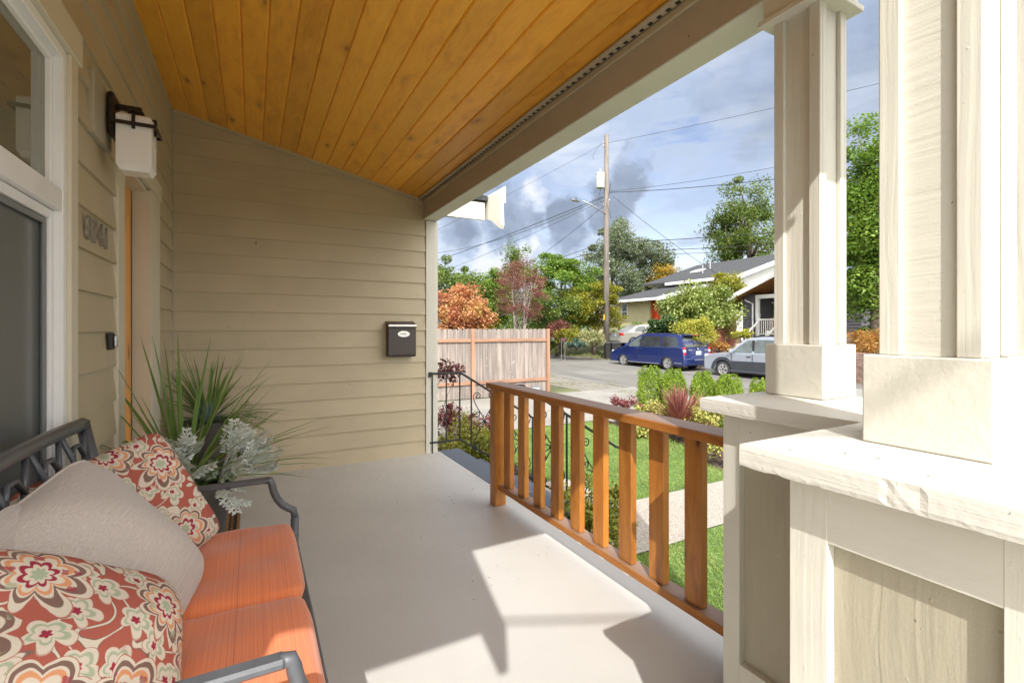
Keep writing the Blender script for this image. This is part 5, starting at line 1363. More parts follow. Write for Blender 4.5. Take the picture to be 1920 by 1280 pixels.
def make_car(name, label, loc, rotz, L, W, body_pts, arches, wr, gh, gw, windows, m_body, spokes=5, belt=None, rearglass=None, frontglass=None, extras=None, double=False):
    t = thing(name, label, 'car', loc, None, rotz)
    zs_ = body_pts[0][1]; ar = wr + .055
    dz = (wr - zs_)
    poly = outline(L, arches, body_pts, ar)
    ys_ = [(-W / 2, 1), (-W / 2 + .05, 0), (W / 2 - .05, 0), (W / 2, 1)]
    ztop = max(p[1] for p in body_pts); n = len(poly); V = []
    nb_ = len(body_pts)
    for (y, ins) in ys_:
        for k, (x, z) in enumerate(poly):
            if ins and k < nb_:
                x = x * (1 - .05 / (L / 2)); z = z - .05 * max(0, (z - zs_ - .25)) / (ztop - zs_)
            V.append((x, y * (1 if not ins else (1 - .02 * 0)), z))
    Fc = [tuple(range(n - 1, -1, -1)), tuple(range(3 * n, 4 * n))] + [(r * n + i, r * n + (i + 1) % n, (r + 1) * n + (i + 1) % n, (r + 1) * n + i) for r in range(3) for i in range(n)]
    mb = MB(); mb.poly(V, Fc); o = mb.build('body', m_body, t, world=False); smooth_by_angle(o, 30)
    zb_ = gh[0][1]; zr = max(p[1] for p in gh); wb, wt = gw
    yw = lambda z: wb + (wt - wb) * min(1, max(0, (z - zb_) / (zr - zb_)))
    n = len(gh); V = [(x, -yw(z) + (.05 if 0 else 0), z) for x, z in gh] + [(x, yw(z), z) for x, z in gh]
    # crowned roof: a middle row a little higher
    M0 = [(x, 0, z + (.025 if z > zr - .12 else 0)) for x, z in gh]
    V2 = V[:n] + M0 + V[n:]
    Fc = [tuple(range(n - 1, -1, -1)), tuple(range(2 * n, 3 * n))] + [(r * n + i, r * n + i + 1, (r + 1) * n + i + 1, (r + 1) * n + i) for r in range(2) for i in range(n - 1)]
    mb = MB(); mb.poly(V2, Fc); o = mb.build('cabin', m_body, t, world=False); smooth_by_angle(o, 30)
    for wi, (poly_, mg) in enumerate(windows):
        for sg in (-1, 1):
            mb = MB(); P = [(x, sg * (yw(z) + .006), z) for x, z in poly_]; Q = [(x, sg * (yw(z) - .01), z) for x, z in poly_]; k = len(P)
            mb.poly(P + Q, [tuple(range(k))] + [(i, (i + 1) % k, (i + 1) % k + k, i + k) for i in range(k)]); mb.build('side_window', mg, t, world=False)
    for nm, gl in (('rear_window', rearglass), ('windscreen', frontglass)):
        if gl:
            (xa, za), (xb, zb2), off, wi_ = gl
            nx_, nz_ = -(zb2 - za), (xb - xa); ln = math.hypot(nx_, nz_); nx_, nz_ = nx_ / ln * off, nz_ / ln * off
            mb = MB(); P = [(xa + nx_, -yw(za) * wi_, za + nz_), (xa + nx_, yw(za) * wi_, za + nz_), (xb + nx_, yw(zb2) * wi_, zb2 + nz_), (xb + nx_, -yw(zb2) * wi_, zb2 + nz_)]
            Q = [(x - nx_ * 2, y, z - nz_ * 2) for x, y, z in P]
            mb.poly(P + Q, [(0, 1, 2, 3), (0, 1, 5, 4), (1, 2, 6, 5), (2, 3, 7, 6), (3, 0, 4, 7)]); mb.build(nm, m_carglass, t, world=False)
    for ax in arches:
        for sg in (-1, 1):
            yc = sg * (W / 2 - .115)
            mb = MB(); w2 = .105
            mb.lathe([(wr * .62, -w2), (wr * .93, -w2), (wr, -w2 * .7), (wr, w2 * .7), (wr * .93, w2), (wr * .62, w2)], (ax, yc, wr), 24, 1); ty = mb.build('wheel', m_rubber, t, True, world=False)
            mb = MB(); mb.lathe([(wr * .62, sg * .08), (wr * .66, sg * .106), (wr * .60, sg * .108), (wr * .56, sg * .06), (.0, sg * .03)], (ax, yc, wr), 24, 1)
            mb2 = MB()
            for k in range(spokes):
                for db in ((-.13, .13) if double else (0,)):
                    a = 2 * PI * k / spokes + .3 + db; ww = .028 if double else .055
                    c0 = Vector((ax + math.cos(a) * .04, yc + sg * .095, wr + math.sin(a) * .04)); c1 = Vector((ax + math.cos(a) * wr * .58, yc + sg * .10, wr + math.sin(a) * wr * .58)); pr = Vector((-math.sin(a), 0, math.cos(a))) * ww
                    mb.poly([c0 - pr * .8, c0 + pr * .8, c1 + pr, c1 - pr, c0 - pr * .8 - Vector((0, sg * .03, 0)), c0 + pr * .8 - Vector((0, sg * .03, 0)), c1 + pr - Vector((0, sg * .03, 0)), c1 - pr - Vector((0, sg * .03, 0))], [(0, 1, 2, 3), (0, 1, 5, 4), (1, 2, 6, 5), (2, 3, 7, 6), (3, 0, 4, 7)])
            rm = mb.build('rim', m_rim, ty, world=False)
            mb = MB(); mb.lathe([(wr * .56, sg * .055), (.0, sg * .052)], (ax, yc, wr), 20, 1); mb.build('brake_disc', m_black, ty, world=False)
        mb = MB(); mb.box(ax - ar + .005, ax + ar - .005, -W / 2 + .06, W / 2 - .06, zs_ + .02, zs_ + ar * .98); 
    mb = MB(); mb.box(-L / 2 + .35, L / 2 - .35, -W / 2 + .26, W / 2 - .26, zs_ - .04, zs_ + .34); mb.build('underbody', m_black, t, world=False)
    if extras: extras(t)
    return t
def bxp(t, name, m, *a, b=.004):
    mb = MB(); mb.box(*a, b); return mb.build(name, m, t, world=False)
# minivan
W_ = 1.83; wr = .325
def van_ex(t):
    for sg in (-1, 1):
        y = sg * (W_ / 2)
        bxp(t, 'tail_lamp', m_redl, -2.385, -2.27, y - sg * .16, y - sg * .012, .70, .84, b=.02); bxp(t, 'tail_lamp', m_clear, -2.375, -2.26, y - sg * .16, y - sg * .016, .845, .97, b=.02)
        bxp(t, 'tail_lamp', m_redl, -2.36, -2.25, y - sg * .16, y - sg * .02, .975, 1.08, b=.02)
        bxp(t, 'headlamp', m_clear, 2.02, 2.30, y - sg * .24, y - sg * .02, .66, .82, b=.05)
        bxp(t, 'chrome_strip', m_rim, -.95, 1.05, y - sg * .0, y + sg * .012, .27, .295); bxp(t, 'chrome_strip', m_rim, -2.25, -1.82, y, y + sg * .012, .35, .375)
        for x in (.30,): bxp(t, 'door_seam', m_black, x - .006, x + .006, y - sg * .004, y + sg * .002, .34, 1.0, b=0)
        bxp(t, 'door_seam', m_black, -.98, -.968, y - sg * .004, y + sg * .002, .62, 1.0, b=0)
        for x in (.16, .45): bxp(t, 'door_handle', m_blue, x - .09, x + .09, y, y + sg * .035, .90, .935, b=.012)
        bxp(t, 'mirror', m_blue, 1.02, 1.14, y - sg * .02, y + sg * .17, 1.02, 1.17, b=.03)
        bxp(t, 'moulding', m_blue, -.9, 1.0, y, y + sg * .014, .56, .60)
        bxp(t, 'roof_rail', m_black, -1.75, .35, sg * .60 - .02, sg * .60 + .02, 1.665, 1.70, b=.01)
        bxp(t, 'window_pillar', m_black, .235, .30, y - sg * .10, y - sg * .055, 1.02, 1.42, b=0)
    bxp(t, 'spoiler', m_blue, -2.26, -1.92, -.60, .60, 1.60, 1.64, b=.02); bxp(t, 'brake_lamp', m_redl, -2.268, -2.255, -.18, .18, 1.605, 1.63)
    bxp(t, 'number_plate', m_plate, -2.425, -2.405, -.17, .17, .74, .90)
    bxp(t, 'bumper', m_blue, -2.45, -2.25, -.86, .86, .30, .60, b=.05); bxp(t, 'chrome_strip', m_rim, -2.462, -2.448, -.72, .30, .50, .525)
    bxp(t, 'wiper', m_black, -2.36, -2.335, -.30, .28, 1.08, 1.10)
    mb = MB(); mb.lathe([(.0, 0), (.05, .004), (.055, .016), (.0, .02)], (-2.40, 0, 1.0), 14, 0); mb.build('badge', m_rim, t, world=False)
    for y0_ in (.42, -.66):
        for k in range(4): bxp(t, 'badge_letter', m_rim, -2.408, -2.398, y0_ + k * .062, y0_ + k * .062 + .040, .93, .985, b=0)
vx, vy = 17.50, 17.25
make_car('minivan', 'deep blue minivan parked across the street with rear spoiler', (vx, vy, gz(vx, vy) - .03), PI / 2 + .035, 4.8, W_,
    [(-2.40, .26), (-2.42, .55), (-2.38, .80), (-2.33, 1.05), (-2.1, 1.10), (1.25, 1.02), (1.75, .96), (2.20, .78), (2.38, .60), (2.40, .26)],
    (-1.42, 1.42), wr,
    [(-2.32, 1.03), (-2.22, 1.30), (-2.02, 1.60), (-1.75, 1.655), (-.6, 1.69), (.1, 1.66), (.45, 1.60), (.95, 1.32), (1.50, 1.00)], (.895, .70),
    [([(-2.02, 1.08), (-1.92, 1.40), (-1.80, 1.53), (-1.05, 1.56), (-1.00, 1.06)], m_carglass), ([(-.93, 1.06), (-.96, 1.56), (.22, 1.555), (.26, 1.04)], m_carglass), ([(.33, 1.04), (.30, 1.55), (.42, 1.53), (.90, 1.27), (1.22, 1.04)], m_carglass2)],
    m_blue, 5, rearglass=((-2.31, 1.08), (-2.07, 1.55), .012, .88), frontglass=((.50, 1.57), (1.40, 1.06), .012, .90), extras=van_ex)
# sport utility
W2 = 1.78
def suv_ex(t):
    for sg in (-1, 1):
        y = sg * W2 / 2
        for ax in (-1.31, 1.31):
            ar_ = .34 + .055; pts_o = [(ax + (ar_ + .12) * math.cos(PI * k / 10), .33 + (ar_ + .12) * math.sin(PI * k / 10)) for k in range(11)]; pts_i = [(ax + ar_ * math.cos(PI * k / 10), .33 + ar_ * math.sin(PI * k / 10)) for k in range(10, -1, -1)]
            mb = MB(); mb.prism(pts_o + pts_i, 1, y - sg * .01, y + sg * .022); mb.build('arch_flare', m_clad, t, world=False)
        mb = MB(); mb.prism([(-.86, .34), (.86, .34), (.90, .70), (-.90, .72)], 1, y - sg * .01, y + sg * .018); mb.build('door_cladding', m_clad, t, world=False)
        for x in (.02, .90, -.92): bxp(t, 'door_seam', m_black, x - .006, x + .006, y - sg * .004, y + sg * .0195, .38, 1.0, b=0)
        for x in (.17, -.75): bxp(t, 'door_handle', m_black, x - .09, x + .09, y, y + sg * .035, .88, .915, b=.012)
        mb = MB(); mb.tube([(-.95, y + sg * .08, .30), (.95, y + sg * .08, .30)], .05, 8); mb.build('running_board', m_clad, t, world=False)
        bxp(t, 'mirror', m_silver, .82, .93, y - sg * .02, y + sg * .18, 1.02, 1.17, b=.03)
        bxp(t, 'headlamp', m_clear, 2.0, 2.22, y - sg * .26, y - sg * .01, .78, .93, b=.05)
        bxp(t, 'roof_rail', m_black, -1.9, .35, sg * .62 - .02, sg * .62 + .02, 1.66, 1.70, b=.01)
        bxp(t, 'rain_visor', m_black, -.80, .45, sg * .70 - .0, sg * .722, 1.53, 1.565, b=0)
        bxp(t, 'window_pillar', m_black, -.02, .06, y - sg * .12, y - sg * .052, 1.02, 1.52, b=0)
        bxp(t, 'tail_lamp', m_redl, -2.22, -2.10, y - sg * .14, y - sg * .005, .95, 1.45, b=.02)
    bxp(t, 'bumper', m_clad, 1.98, 2.27, -.84, .84, .34, .68, b=.07); bxp(t, 'bumper', m_clad, -2.27, -2.0, -.84, .84, .34, .64, b=.07)
    bxp(t, 'grille', m_black, 2.19, 2.235, -.45, .45, .74, .88, b=.01)
sxp, syp = 17.62, 11.62
make_car('sport_utility_car', 'pale silver sport utility car with dark grey cladding, half behind the column', (sxp, syp, gz(sxp, syp) - .055), PI / 2 + .03, 4.5, W2,
    [(-2.2, .33), (-2.22, .60), (-2.2, 1.05), (-2.1, 1.08), (.95, 1.00), (1.45, 1.0), (2.0, .93), (2.2, .82), (2.22, .60), (2.2, .33)],
    (-1.31, 1.31), .335,
    [(-2.20, 1.04), (-2.12, 1.40), (-2.0, 1.62), (-1.7, 1.655), (-.3, 1.665), (.15, 1.62), (.42, 1.56), (.80, 1.25), (1.12, .99)], (.865, .70),
    [([(-1.95, 1.06), (-1.92, 1.50), (-1.80, 1.53), (-1.12, 1.55), (-1.05, 1.06)], m_carglass), ([(-.97, 1.06), (-1.0, 1.55), (-.05, 1.55), (-.03, 1.05)], m_carglass2), ([(.06, 1.05), (.03, 1.54), (.30, 1.52), (.66, 1.26), (.88, 1.04)], m_carglass2)],
    m_silver, 5, double=True, rearglass=((-2.19, 1.10), (-2.04, 1.56), .012, .88), frontglass=((.46, 1.53), (1.04, 1.04), .012, .90), extras=suv_ex)
# sedan in the driveway over the road
def sed_ex(t):
    for sg in (-1, 1):
        y = sg * .86
        bxp(t, 'tail_lamp', m_redl, -2.27, -2.02, y - sg * .28, y + sg * .012, .72, .90, b=.03)
        bxp(t, 'moulding', m_clad, -1.0, 1.0, y, y + sg * .012, .48, .53); bxp(t, 'mirror', m_champ, .62, .72, y, y + sg * .15, .93, 1.05, b=.03)
    bxp(t, 'bumper', m_champ, -2.33, -2.1, -.83, .83, .32, .56, b=.06); bxp(t, 'number_plate', m_plate, -2.28, -2.262, -.17, .17, .68, .82)
q = D(1190, 640, 31.0)
make_car('sedan', 'champagne silver sedan parked nose in beyond the blue minivan', (q.x + 1.15, q.y + .2, .16), -.25, 4.5, 1.72,
    [(-2.25, .28), (-2.28, .60), (-2.24, .88), (-1.75, .96), (1.0, .90), (1.6, .86), (2.15, .72), (2.25, .55), (2.22, .28)],
    (-1.35, 1.35), .315,
    [(-1.72, .94), (-1.45, 1.12), (-1.05, 1.36), (-.7, 1.42), (-.1, 1.44), (.2, 1.39), (.60, 1.15), (1.05, .89)], (.80, .62),
    [([(-1.25, .97), (-1.15, 1.15), (-.92, 1.31), (-.42, 1.35), (-.38, .97)], m_carglass), ([(-.32, .97), (-.36, 1.35), (.12, 1.33), (.45, 1.12), (.66, .95)], m_carglass)],
    m_champ, 8, rearglass=((-1.62, .98), (-1.08, 1.33), .012, .88), frontglass=((.26, 1.34), (.98, .93), .012, .9), extras=sed_ex)

# ------------------------------------------------------------------ houses over the road
m_hcream = mat('pale_yellow_wall_boards', (.46, .42, .25), .7, .06, 2, .3, 40)
m_white_wall = mat('white_wall_boards', (.66, .67, .66), .6, .05, 2, .2, 40)
m_wtrim = mat('white_house_trim', (.72, .72, .71), .5, .04)
m_char = mat('charcoal_clapboard_paint', (.085, .08, .092), .6, .1, 2, .2, 40)
m_roof2 = mat('grey_black_shingle_roof', (.045, .047, .052), .92, .3, 20, .9, 34, .03)
m_roof3 = mat('brown_grey_shingle_roof', (.13, .105, .11), .92, .3, 20, .9, 34, .03)
m_reddoor = mat('red_painted_door', (.60, .055, .02), .4, .05)
m_cedar = mat('orange_cedar_soffit', (.42, .17, .055), .6, .25, 1, .3, 30, .003, (1, 14, 14))
m_redf = mat('red_brown_stained_fence', (.15, .045, .03), .8, .25, 3, .5, 40)
m_dglass = mat('house_window_glass', (.030, .042, .038), .05, .5, 1.2, 0, 10, spec=.9)
m_gglass = mat('green_reflecting_glass', (.05, .085, .045), .06, .6, 1.6, 0, 10, spec=.9)
# cream house
t = thing('cream_house', 'low cream house with red door and dark shingle roof', 'house', (27.2, 28.4, .3))
xw = 26.7; ys0, ys1 = 25.9, 30.9
for a, b_, z0, z1 in ((28.0, ys1 - .2, .2, 3.35),):
    pass
ywl = DX(1180, 560, xw).y; ydr0 = DX(1238, 560, xw).y; ydr1 = DX(1218, 560, xw).y
mb = MB(); mb.box(xw, xw + .15, ydr1, ys1 + 3, .2, 3.45); mb.build('wall', m_hcream, t)
for k in range(4):
    mb = MB(); mb.box(xw - .012, xw - .001, ydr1 + .02, ys1 + 3, .9 + k * .62, .93 + k * .62); mb.build('wall_batten', m_hcream, t)
mb = MB(); mb.box(xw + .40, xw + .55, ydr0 - .8, ydr1 + .1, .2, 3.6); mb.box(xw + .15, xw + .40, ydr1 - .001, ydr1 + .1, .2, 3.6); mb.build('entry_wall', m_cedar, t)
mb = MB(); mb.box(xw + .15, xw + 6, ys0, ys0 + .15, .2, 3.4); mb.box(xw, xw + .15, ys0, ydr0 - .2, .2, 3.45); mb.build('wall', m_hcream, t)
dd = DX(1221, 592, xw + .36); de = DX(1236, 566, xw + .36)
mb = MB(); mb.box(xw + .33, xw + .395, de.y, dd.y, dd.z - .6, de.z, .01); d_o = mb.build('door', m_reddoor, t)
mb = MB(); mb.lathe([(0, 0), (.04, .02), (0, .05)], (xw + .29, de.y + .12, 1.7), 8); mb.build('door_handle', m_bronze, d_o)
pa = DX(1166, 600, xw); pb_ = DX(1177, 568, xw)
mb = MB(); mb.box(xw - .03, xw - .005, pb_.y, pa.y, pa.z, pb_.z); wn = mb.build('window', m_wtrim, t)
mb = MB(); mb.box(xw - .04, xw - .031, pb_.y + .08, pa.y - .08, pa.z + .08, (pa.z + pb_.z) / 2 - .03); mb.box(xw - .04, xw - .031, pb_.y + .08, pa.y - .08, (pa.z + pb_.z) / 2 + .03, pb_.z - .08); mb.build('pane', m_dglass, wn)
rz0, rz1 = 3.55, 4.92
mb = MB(); mb.prism([(26.0, rz0), (32.0, rz1), (32.0, rz1 + .12), (26.0, rz0 + .14)], 1, 25.6, 31.2); mb.build('roof', m_roof2, t)
mb = MB(); mb.prism([(26.0, rz0 - .16), (32.0, rz1 - .16), (32.0, rz1 + .10), (26.0, rz0 + .12)], 1, 25.50, 25.597); mb.build('barge_board', m_wtrim, t)
mb = MB(); mb.box(25.93, 25.995, 25.6, 31.2, rz0 - .10, rz0 + .10); mb.build('gutter', m_wtrim, t)
mb = MB(); mb.prism([(26.0, rz0 - .04), (31.9, rz1 - .04), (31.9, rz1 - .005), (26.0, rz0 - .005)], 1, 25.6, 31.1); mb.build('soffit', m_cedar, t)
mb = MB(); mb.lathe([(.12, 0), (.12, .22), (.22, .23), (.18, .34), (0, .38)], (31.2, 26.6, 4.75), 12); mb.build('roof_vent', m_alu, t, True)
# white upper house
t = thing('white_house', 'taller white house with a long dark roof and skylight behind the cream house', 'house', (33, 26, .3))
mb = MB(); mb.box(31.9, 45, 23.1, 32.0, .3, 5.35); mb.prism([(31.9, 5.35), (45, 5.35), (45, 5.6), (38.0, 7.2), (31.9, 5.40)], 1, 23.1, 32.0); mb.build('wall', m_white_wall, t)
mb = MB(); mb.prism([(31.0, 5.16), (38.2, 7.40), (46, 5.3), (46, 5.45), (38.2, 7.55), (31.0, 5.32)], 1, 22.6, 32.4); mb.build('roof', m_roof2, t)
mb = MB(); mb.prism([(31.0, 4.98), (38.2, 7.18), (38.2, 7.50), (31.0, 5.28)], 1, 22.48, 22.597); mb.build('barge_board', m_wtrim, t)
mb = MB(); mb.box(30.92, 30.995, 22.6, 29.6, 5.02, 5.26); mb.build('gutter', m_wtrim, t)
for yy in (24.4, 25.9):
    mb = MB(); mb.box(31.86, 31.898, yy, yy + 1.2, 4.55, 4.98); mb.build('window', m_dglass, t)
for (ax_, by_) in ((1286, 503), (1288, 515)):
    pass
yy = 29.3; xx = 34.6; zz_ = 5.32 + (xx - 31) * (7.55 - 5.32) / 7.2
mb = MB(); mb.prism([(xx - .4, zz_ - .12), (xx + .5, zz_ + .16), (xx + .5, zz_ + .22), (xx - .4, zz_ - .06)], 1, yy - .5, yy + .5); sk = mb.build('skylight', m_wtrim, t)
mb = MB(); mb.tube([(xx - 1.5, 27.5, zz_ - .5), (xx - 1.5, 27.5, zz_ + .35)], .05, 6); mb.build('vent_pipe', m_alu, t)
mb = MB(); mb.tube([(xx + .4, 28.3, zz_), (xx + .4, 28.3, zz_ + .85)], .05, 6); mb.build('vent_pipe', m_alu, t)
# charcoal bungalow
bx = 25.0; RY = 15.2; EY = 18.45; EZ = 3.05; RZ = EZ + .41 * (EY - RY)
t = thing('charcoal_bungalow', 'charcoal clapboard bungalow with white porch and cedar soffit', 'house', (27, 15.2, .3))
mb = MB(); mb.box(bx + .1, bx + 8, 17.25, 18.0, .2, 3.3); mb.box(bx + 1.7, bx + 8, 12.6, 17.25, .2, 3.9); mb.build('wall', m_char, t)
for k in range(15):
    z = .9 + k * .16
    mb = MB(); mb.prism([(bx + .06, z), (bx + .10, z), (bx + .10, z + .16), (bx + .092, z + .16)], 1, 17.26, 18.02); mb.build('clapboard', m_char, t)
for k in range(14):
    z = .9 + k * .16
    mb = MB(); mb.prism([(bx + 1.66, z), (bx + 1.70, z), (bx + 1.70, z + .16), (bx + 1.692, z + .16)], 1, 12.6, 17.24); mb.build('clapboard', m_char, t)
def ry(y): return RZ - .41 * abs(y - RY)
Y2 = 2 * RY - EY
mb = MB(); mb.prism([(EY, EZ), (RY, RZ), (Y2, EZ), (Y2, EZ + .16), (RY, RZ + .17), (EY, EZ + .16)], 0, bx - .6, bx + 9); mb.build('roof', m_roof3, t)
for s0, s1 in ((EY, RY), (RY, Y2)):
    z0 = EZ if s0 == EY else RZ; z1 = RZ if s0 == EY else EZ
    mb = MB(); mb.prism([(s0, z0 - .12), (s1, z1 - .12), (s1, z1 + .14), (s0, z0 + .14)], 0, bx - .70, bx - .605); mb.build('barge_board', m_wtrim, t)
mb = MB(); mb.prism([(EY - .1, EZ - .01), (RY, RZ - .05), (Y2 + .1, EZ - .01), (Y2 + .1, EZ + .0), (RY, RZ - .02), (EY - .1, EZ + .0)], 0, bx - .6, bx + 1.65); mb.build('soffit', m_cedar, t)
mb = MB(); mb.box(bx + .1, bx + .25, 12.8, 17.24, 3.02, 3.24); mb.build('porch_beam', m_wtrim, t)
for yy in (17.05, 12.9):
    mb = MB(); mb.box(bx + .08, bx + .26, yy, yy + .18, .9, 3.02, .01); mb.build('porch_post', m_wtrim, t)
mb = MB(); mb.box(bx, bx + 1.69, 12.7, 17.24, .3, .92); mb.build('porch_deck', m_char, t)
mb = MB(); mb.tube([(bx + .02, 17.85, 3.0), (bx + .02, 17.7, 2.9), (bx + .02, 17.35, 2.75), (bx + .02, 17.35, .8)], .045, 6); mb.build('downspout', m_wtrim, t)
wy0, wy1 = DX(1456, 590, bx + 1.7).y, DX(1405, 590, bx + 1.7).y; wz0, wz1 = DX(1420, 603, bx + 1.7).z, DX(1430, 567, bx + 1.7).z
mb = MB(); mb.box(bx + 1.60, bx + 1.655, wy0, wy1, wz0, wz1, .01); wn = mb.build('window', m_wtrim, t)
ym = (wy0 + wy1) / 2
for a, b_ in ((wy0 + .09, ym - .05), (ym + .05, wy1 - .09)):
    mb = MB(); mb.box(bx + 1.58, bx + 1.599, a, b_, wz0 + .10, wz1 - .10); mb.build('pane', m_gglass, wn)
# its railing and steps
for yy in (16.95, 15.55):
    mb = MB(); mb.box(bx - .06, bx + .08, yy, yy + .14, .9, 1.98, .01); mb.box(bx - .08, bx + .10, yy - .02, yy + .16, 1.98, 2.05); mb.build('newel_post', m_wtrim, t)
mb = MB(); mb.box(bx, bx + .06, 15.70, 16.94, 1.80, 1.88); mb.box(bx, bx + .06, 15.70, 16.94, 1.0, 1.06)
for k in range(9): mb.box(bx + .01, bx + .05, 15.80 + k * .125, 15.84 + k * .125, 1.06, 1.80)
mb.build('porch_rail', m_wtrim, t)
for yy in (15.60, 16.9):
    mb = MB(); mb.prism([(bx - .02, 1.80), (bx - 1.2, 1.05), (bx - 1.2, .95), (bx - .02, 1.70)], 1, yy, yy + .07); mb.box(bx - 1.32, bx - 1.18, yy - .03, yy + .11, -.1, 1.22, .01); mb.build('stair_rail', m_wtrim, t)
for k in range(5):
    mb = MB(); mb.box(bx - .30 * (k + 1), bx - .30 * k - .01, 15.68, 16.88, -.3, .78 - .17 * k); mb.build('step', m_cedar, t)
# macrame planter and chair on that porch
mp = DX(1420, 585, bx + .35)
t = thing('hanging_planter', 'teal pot in a white macrame hanger on the charcoal house porch', 'hanging planter', (mp.x, mp.y, 2.0))
mb = MB(); mb.lathe([(0, 1.95), (.11, 1.97), (.15, 2.10), (.14, 2.16), (.10, 2.17)], (mp.x, mp.y, 0), 12); mb.build('pot', mat('teal_glaze', (.10, .36, .33), .4), t, True)
mb = MB()
for k in range(4):
    a = PI / 4 + k * PI / 2; mb.tube([(mp.x, mp.y, 2.98), (mp.x + .16 * math.cos(a), mp.y + .16 * math.sin(a), 2.12), (mp.x + .13 * math.cos(a), mp.y + .13 * math.sin(a), 1.72)], .012, 4)
mb.build('cord', m_wtrim, t)
cp = DX(1448, 625, bx + .9)
t = thing('porch_chair', 'brown wooden chair at the edge of the charcoal house porch', 'chair', (cp.x, cp.y, .92))
mb = MB(); mb.box(cp.x - .25, cp.x + .25, cp.y - .25, cp.y + .25, 1.32, 1.37); mb.build('seat', m_cedar, t)
mb = MB(); mb.box(cp.x + .22, cp.x + .27, cp.y - .25, cp.y + .25, 1.37, 1.95); mb.build('backrest', m_cedar, t)
for sx_ in (-1, 1):
    for sy_ in (-1, 1): mb = MB(); mb.box(cp.x + sx_ * .22 - .02, cp.x + sx_ * .22 + .02, cp.y + sy_ * .22 - .02, cp.y + sy_ * .22 + .02, .92, 1.32); mb.build('leg', m_cedar, t)
gn = D(1384, 633, 22.0); gb = gz(gn.x, gn.y)
t = thing('garden_gnome', 'small pale garden figure at the foot of the red brown fence', 'garden figure', (gn.x, gn.y, gb))
mb = MB(); zf = gn.z - .25; mb.lathe([(.0, gb), (.16, gb), (.16, zf), (.05, zf + .02), (.12, zf + .03), (.14, zf + .15), (.08, zf + .30), (.09, zf + .38), (.07, zf + .46), (.0, zf + .52)], (gn.x, gn.y, 0), 12); mb.build('figure', mat('pale_terracotta', (.45, .32, .24), .8), t, True)
# red brown fence between the bush and the bungalow
fa = D(1334, 622, 24.0); fb2 = D(1380, 590, 26.2)
t = thing('red_fence', 'red brown board fence between the rhododendron and the charcoal house', 'fence', ((fa.x + fb2.x) / 2, (fa.y + fb2.y) / 2, 0))
nbd = 22; ang = math.atan2(fb2.y - fa.y, fb2.x - fa.x); st_ = math.hypot(fb2.x - fa.x, fb2.y - fa.y) / nbd
mb = MB(); mb.box(-st_ / 2 + .004, st_ / 2 - .004, -.012, .012, 0, 1.9); b0 = mb.build('board', m_redf, t, world=False)
for i in range(nbd):
    f = (i + .5) / nbd; x = fa.x + (fb2.x - fa.x) * f; y = fa.y + (fb2.y - fa.y) * f; zt = fa.z + (fb2.z - fa.z) * f
    o = b0 if i == 0 else inst(b0, 'board', (0, 0, 0), t)
    o.location = Vector((x, y, zt - 1.9)) - t.location; o.rotation_euler = (0, 0, ang)
# planter tub in front
q = D(1340, 655, 20.9)
t = thing('planter_tub', 'pale green tub planter behind the minivan rear', 'plant pot', (q.x, q.y, gz(q.x, q.y)))
mb = MB(); b = gz(q.x, q.y); mb.lathe([(.0, b), (.26, b), (.30, b + .50), (.33, b + .52), (.33, b + .56), (.27, b + .56), (.0, b + .50)], (q.x, q.y, 0), 16); o = mb.build('tub', mat('pale_green_glaze', (.36, .42, .36), .5), t); smooth_by_angle(o)
# house roof far left behind the orange maple
q = D(815, 560, 24)
t = thing('shingled_house', 'dark shingled roof of a house just visible behind the orange maple', 'house', (q.x - 3, q.y + 3, -.6))
mb = MB(); mb.box(q.x - 7, q.x + .3, q.y, q.y + 7, -.6, 2.35); mb.build('wall', m_char, t)
mb = MB(); mb.prism([(q.y - .5, 2.3), (q.y + 3.5, 4.0), (q.y + 7.5, 2.3), (q.y + 7.5, 2.45), (q.y + 3.5, 4.15), (q.y - .5, 2.45)], 0, q.x - 7.4, q.x + .9); mb.build('roof', m_roof2, t)
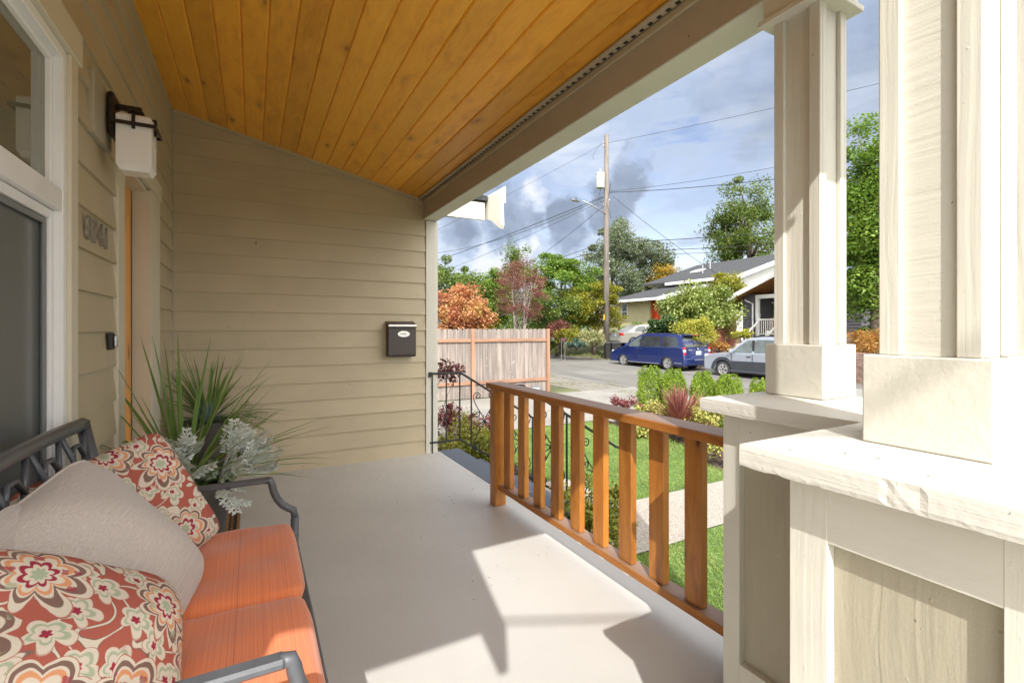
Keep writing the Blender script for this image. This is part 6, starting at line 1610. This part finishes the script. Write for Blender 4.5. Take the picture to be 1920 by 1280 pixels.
# brick retaining wall in the gap between the columns
q0 = D(1590, 690, 17.0); q1 = D(1670, 690, 15.6)
t = thing('brick_wall', 'low red and grey brick retaining wall seen between the columns', 'wall', tuple((q0 + q1) / 2))
t.location.z = -.5
m_brick = mat('mixed_red_bricks', (.30, .20, .16), .9, .4, 5, .6, 60, .004, None, True); m_mort = mat('grey_mortar', (.36, .34, .31), .95, .2, 10)
dv = (q1 - q0); dv.z = 0; Ln = dv.length; ang = math.atan2(dv.y, dv.x); dv.normalize(); nn = Vector((-dv.y, dv.x, 0))
zt = D(1620, 664, 16.3).z
mb = MB(); c0 = q0 + nn * .02; c1 = q1 + nn * .02
P = [c0, c1, c1 + nn * .25, c0 + nn * .25]; mb.poly([(p.x, p.y, -.62) for p in P] + [(p.x, p.y, zt - .01) for p in P], [(3, 2, 1, 0), (4, 5, 6, 7), (0, 1, 5, 4), (1, 2, 6, 5), (2, 3, 7, 6), (3, 0, 4, 7)]); mb.build('core', m_mort, t)
mb = MB(); mb.box(-.102, .102, -.05, .05, 0, .065, .004); b0 = mb.build('brick', m_brick, t, world=False); first = True
rows = int((zt + .60) / .078)
for r in range(rows + 1):
    x = .11 if r % 2 else .0
    while x < Ln:
        p = q0 + dv * x; o = b0 if first else inst(b0, 'brick', (0, 0, 0), t); first = False
        o.location = Vector((p.x, p.y, -.60 + r * .078)) - t.location + nn * random.uniform(-.004, .004); o.rotation_euler = (0, 0, ang); x += .218
# yard sign
q = D(1056, 640, 26.5); b = gz(q.x, q.y)
t = thing('yard_sign', 'small dark yard sign with red lettering among the verge shrubs', 'sign', (q.x, q.y, b))
mb = MB(); mb.box(q.x - .17, q.x + .17, q.y - .01, q.y + .01, q.z - .04, q.z + .20); s_ = mb.build('board', m_clad, t)
mb = MB(); mb.box(q.x - .14, q.x + .14, q.y - .016, q.y - .011, q.z + .13, q.z + .17); mb.box(q.x - .14, q.x + .10, q.y - .016, q.y - .011, q.z + .04, q.z + .08); mb.build('print', mat('red_print', (.20, .03, .035)), s_)
mb = MB(); mb.tube([(q.x - .12, q.y, b - .1), (q.x - .12, q.y, q.z)], .008, 4); mb.tube([(q.x + .12, q.y, b - .1), (q.x + .12, q.y, q.z)], .008, 4); mb.build('stake', m_alu, t)
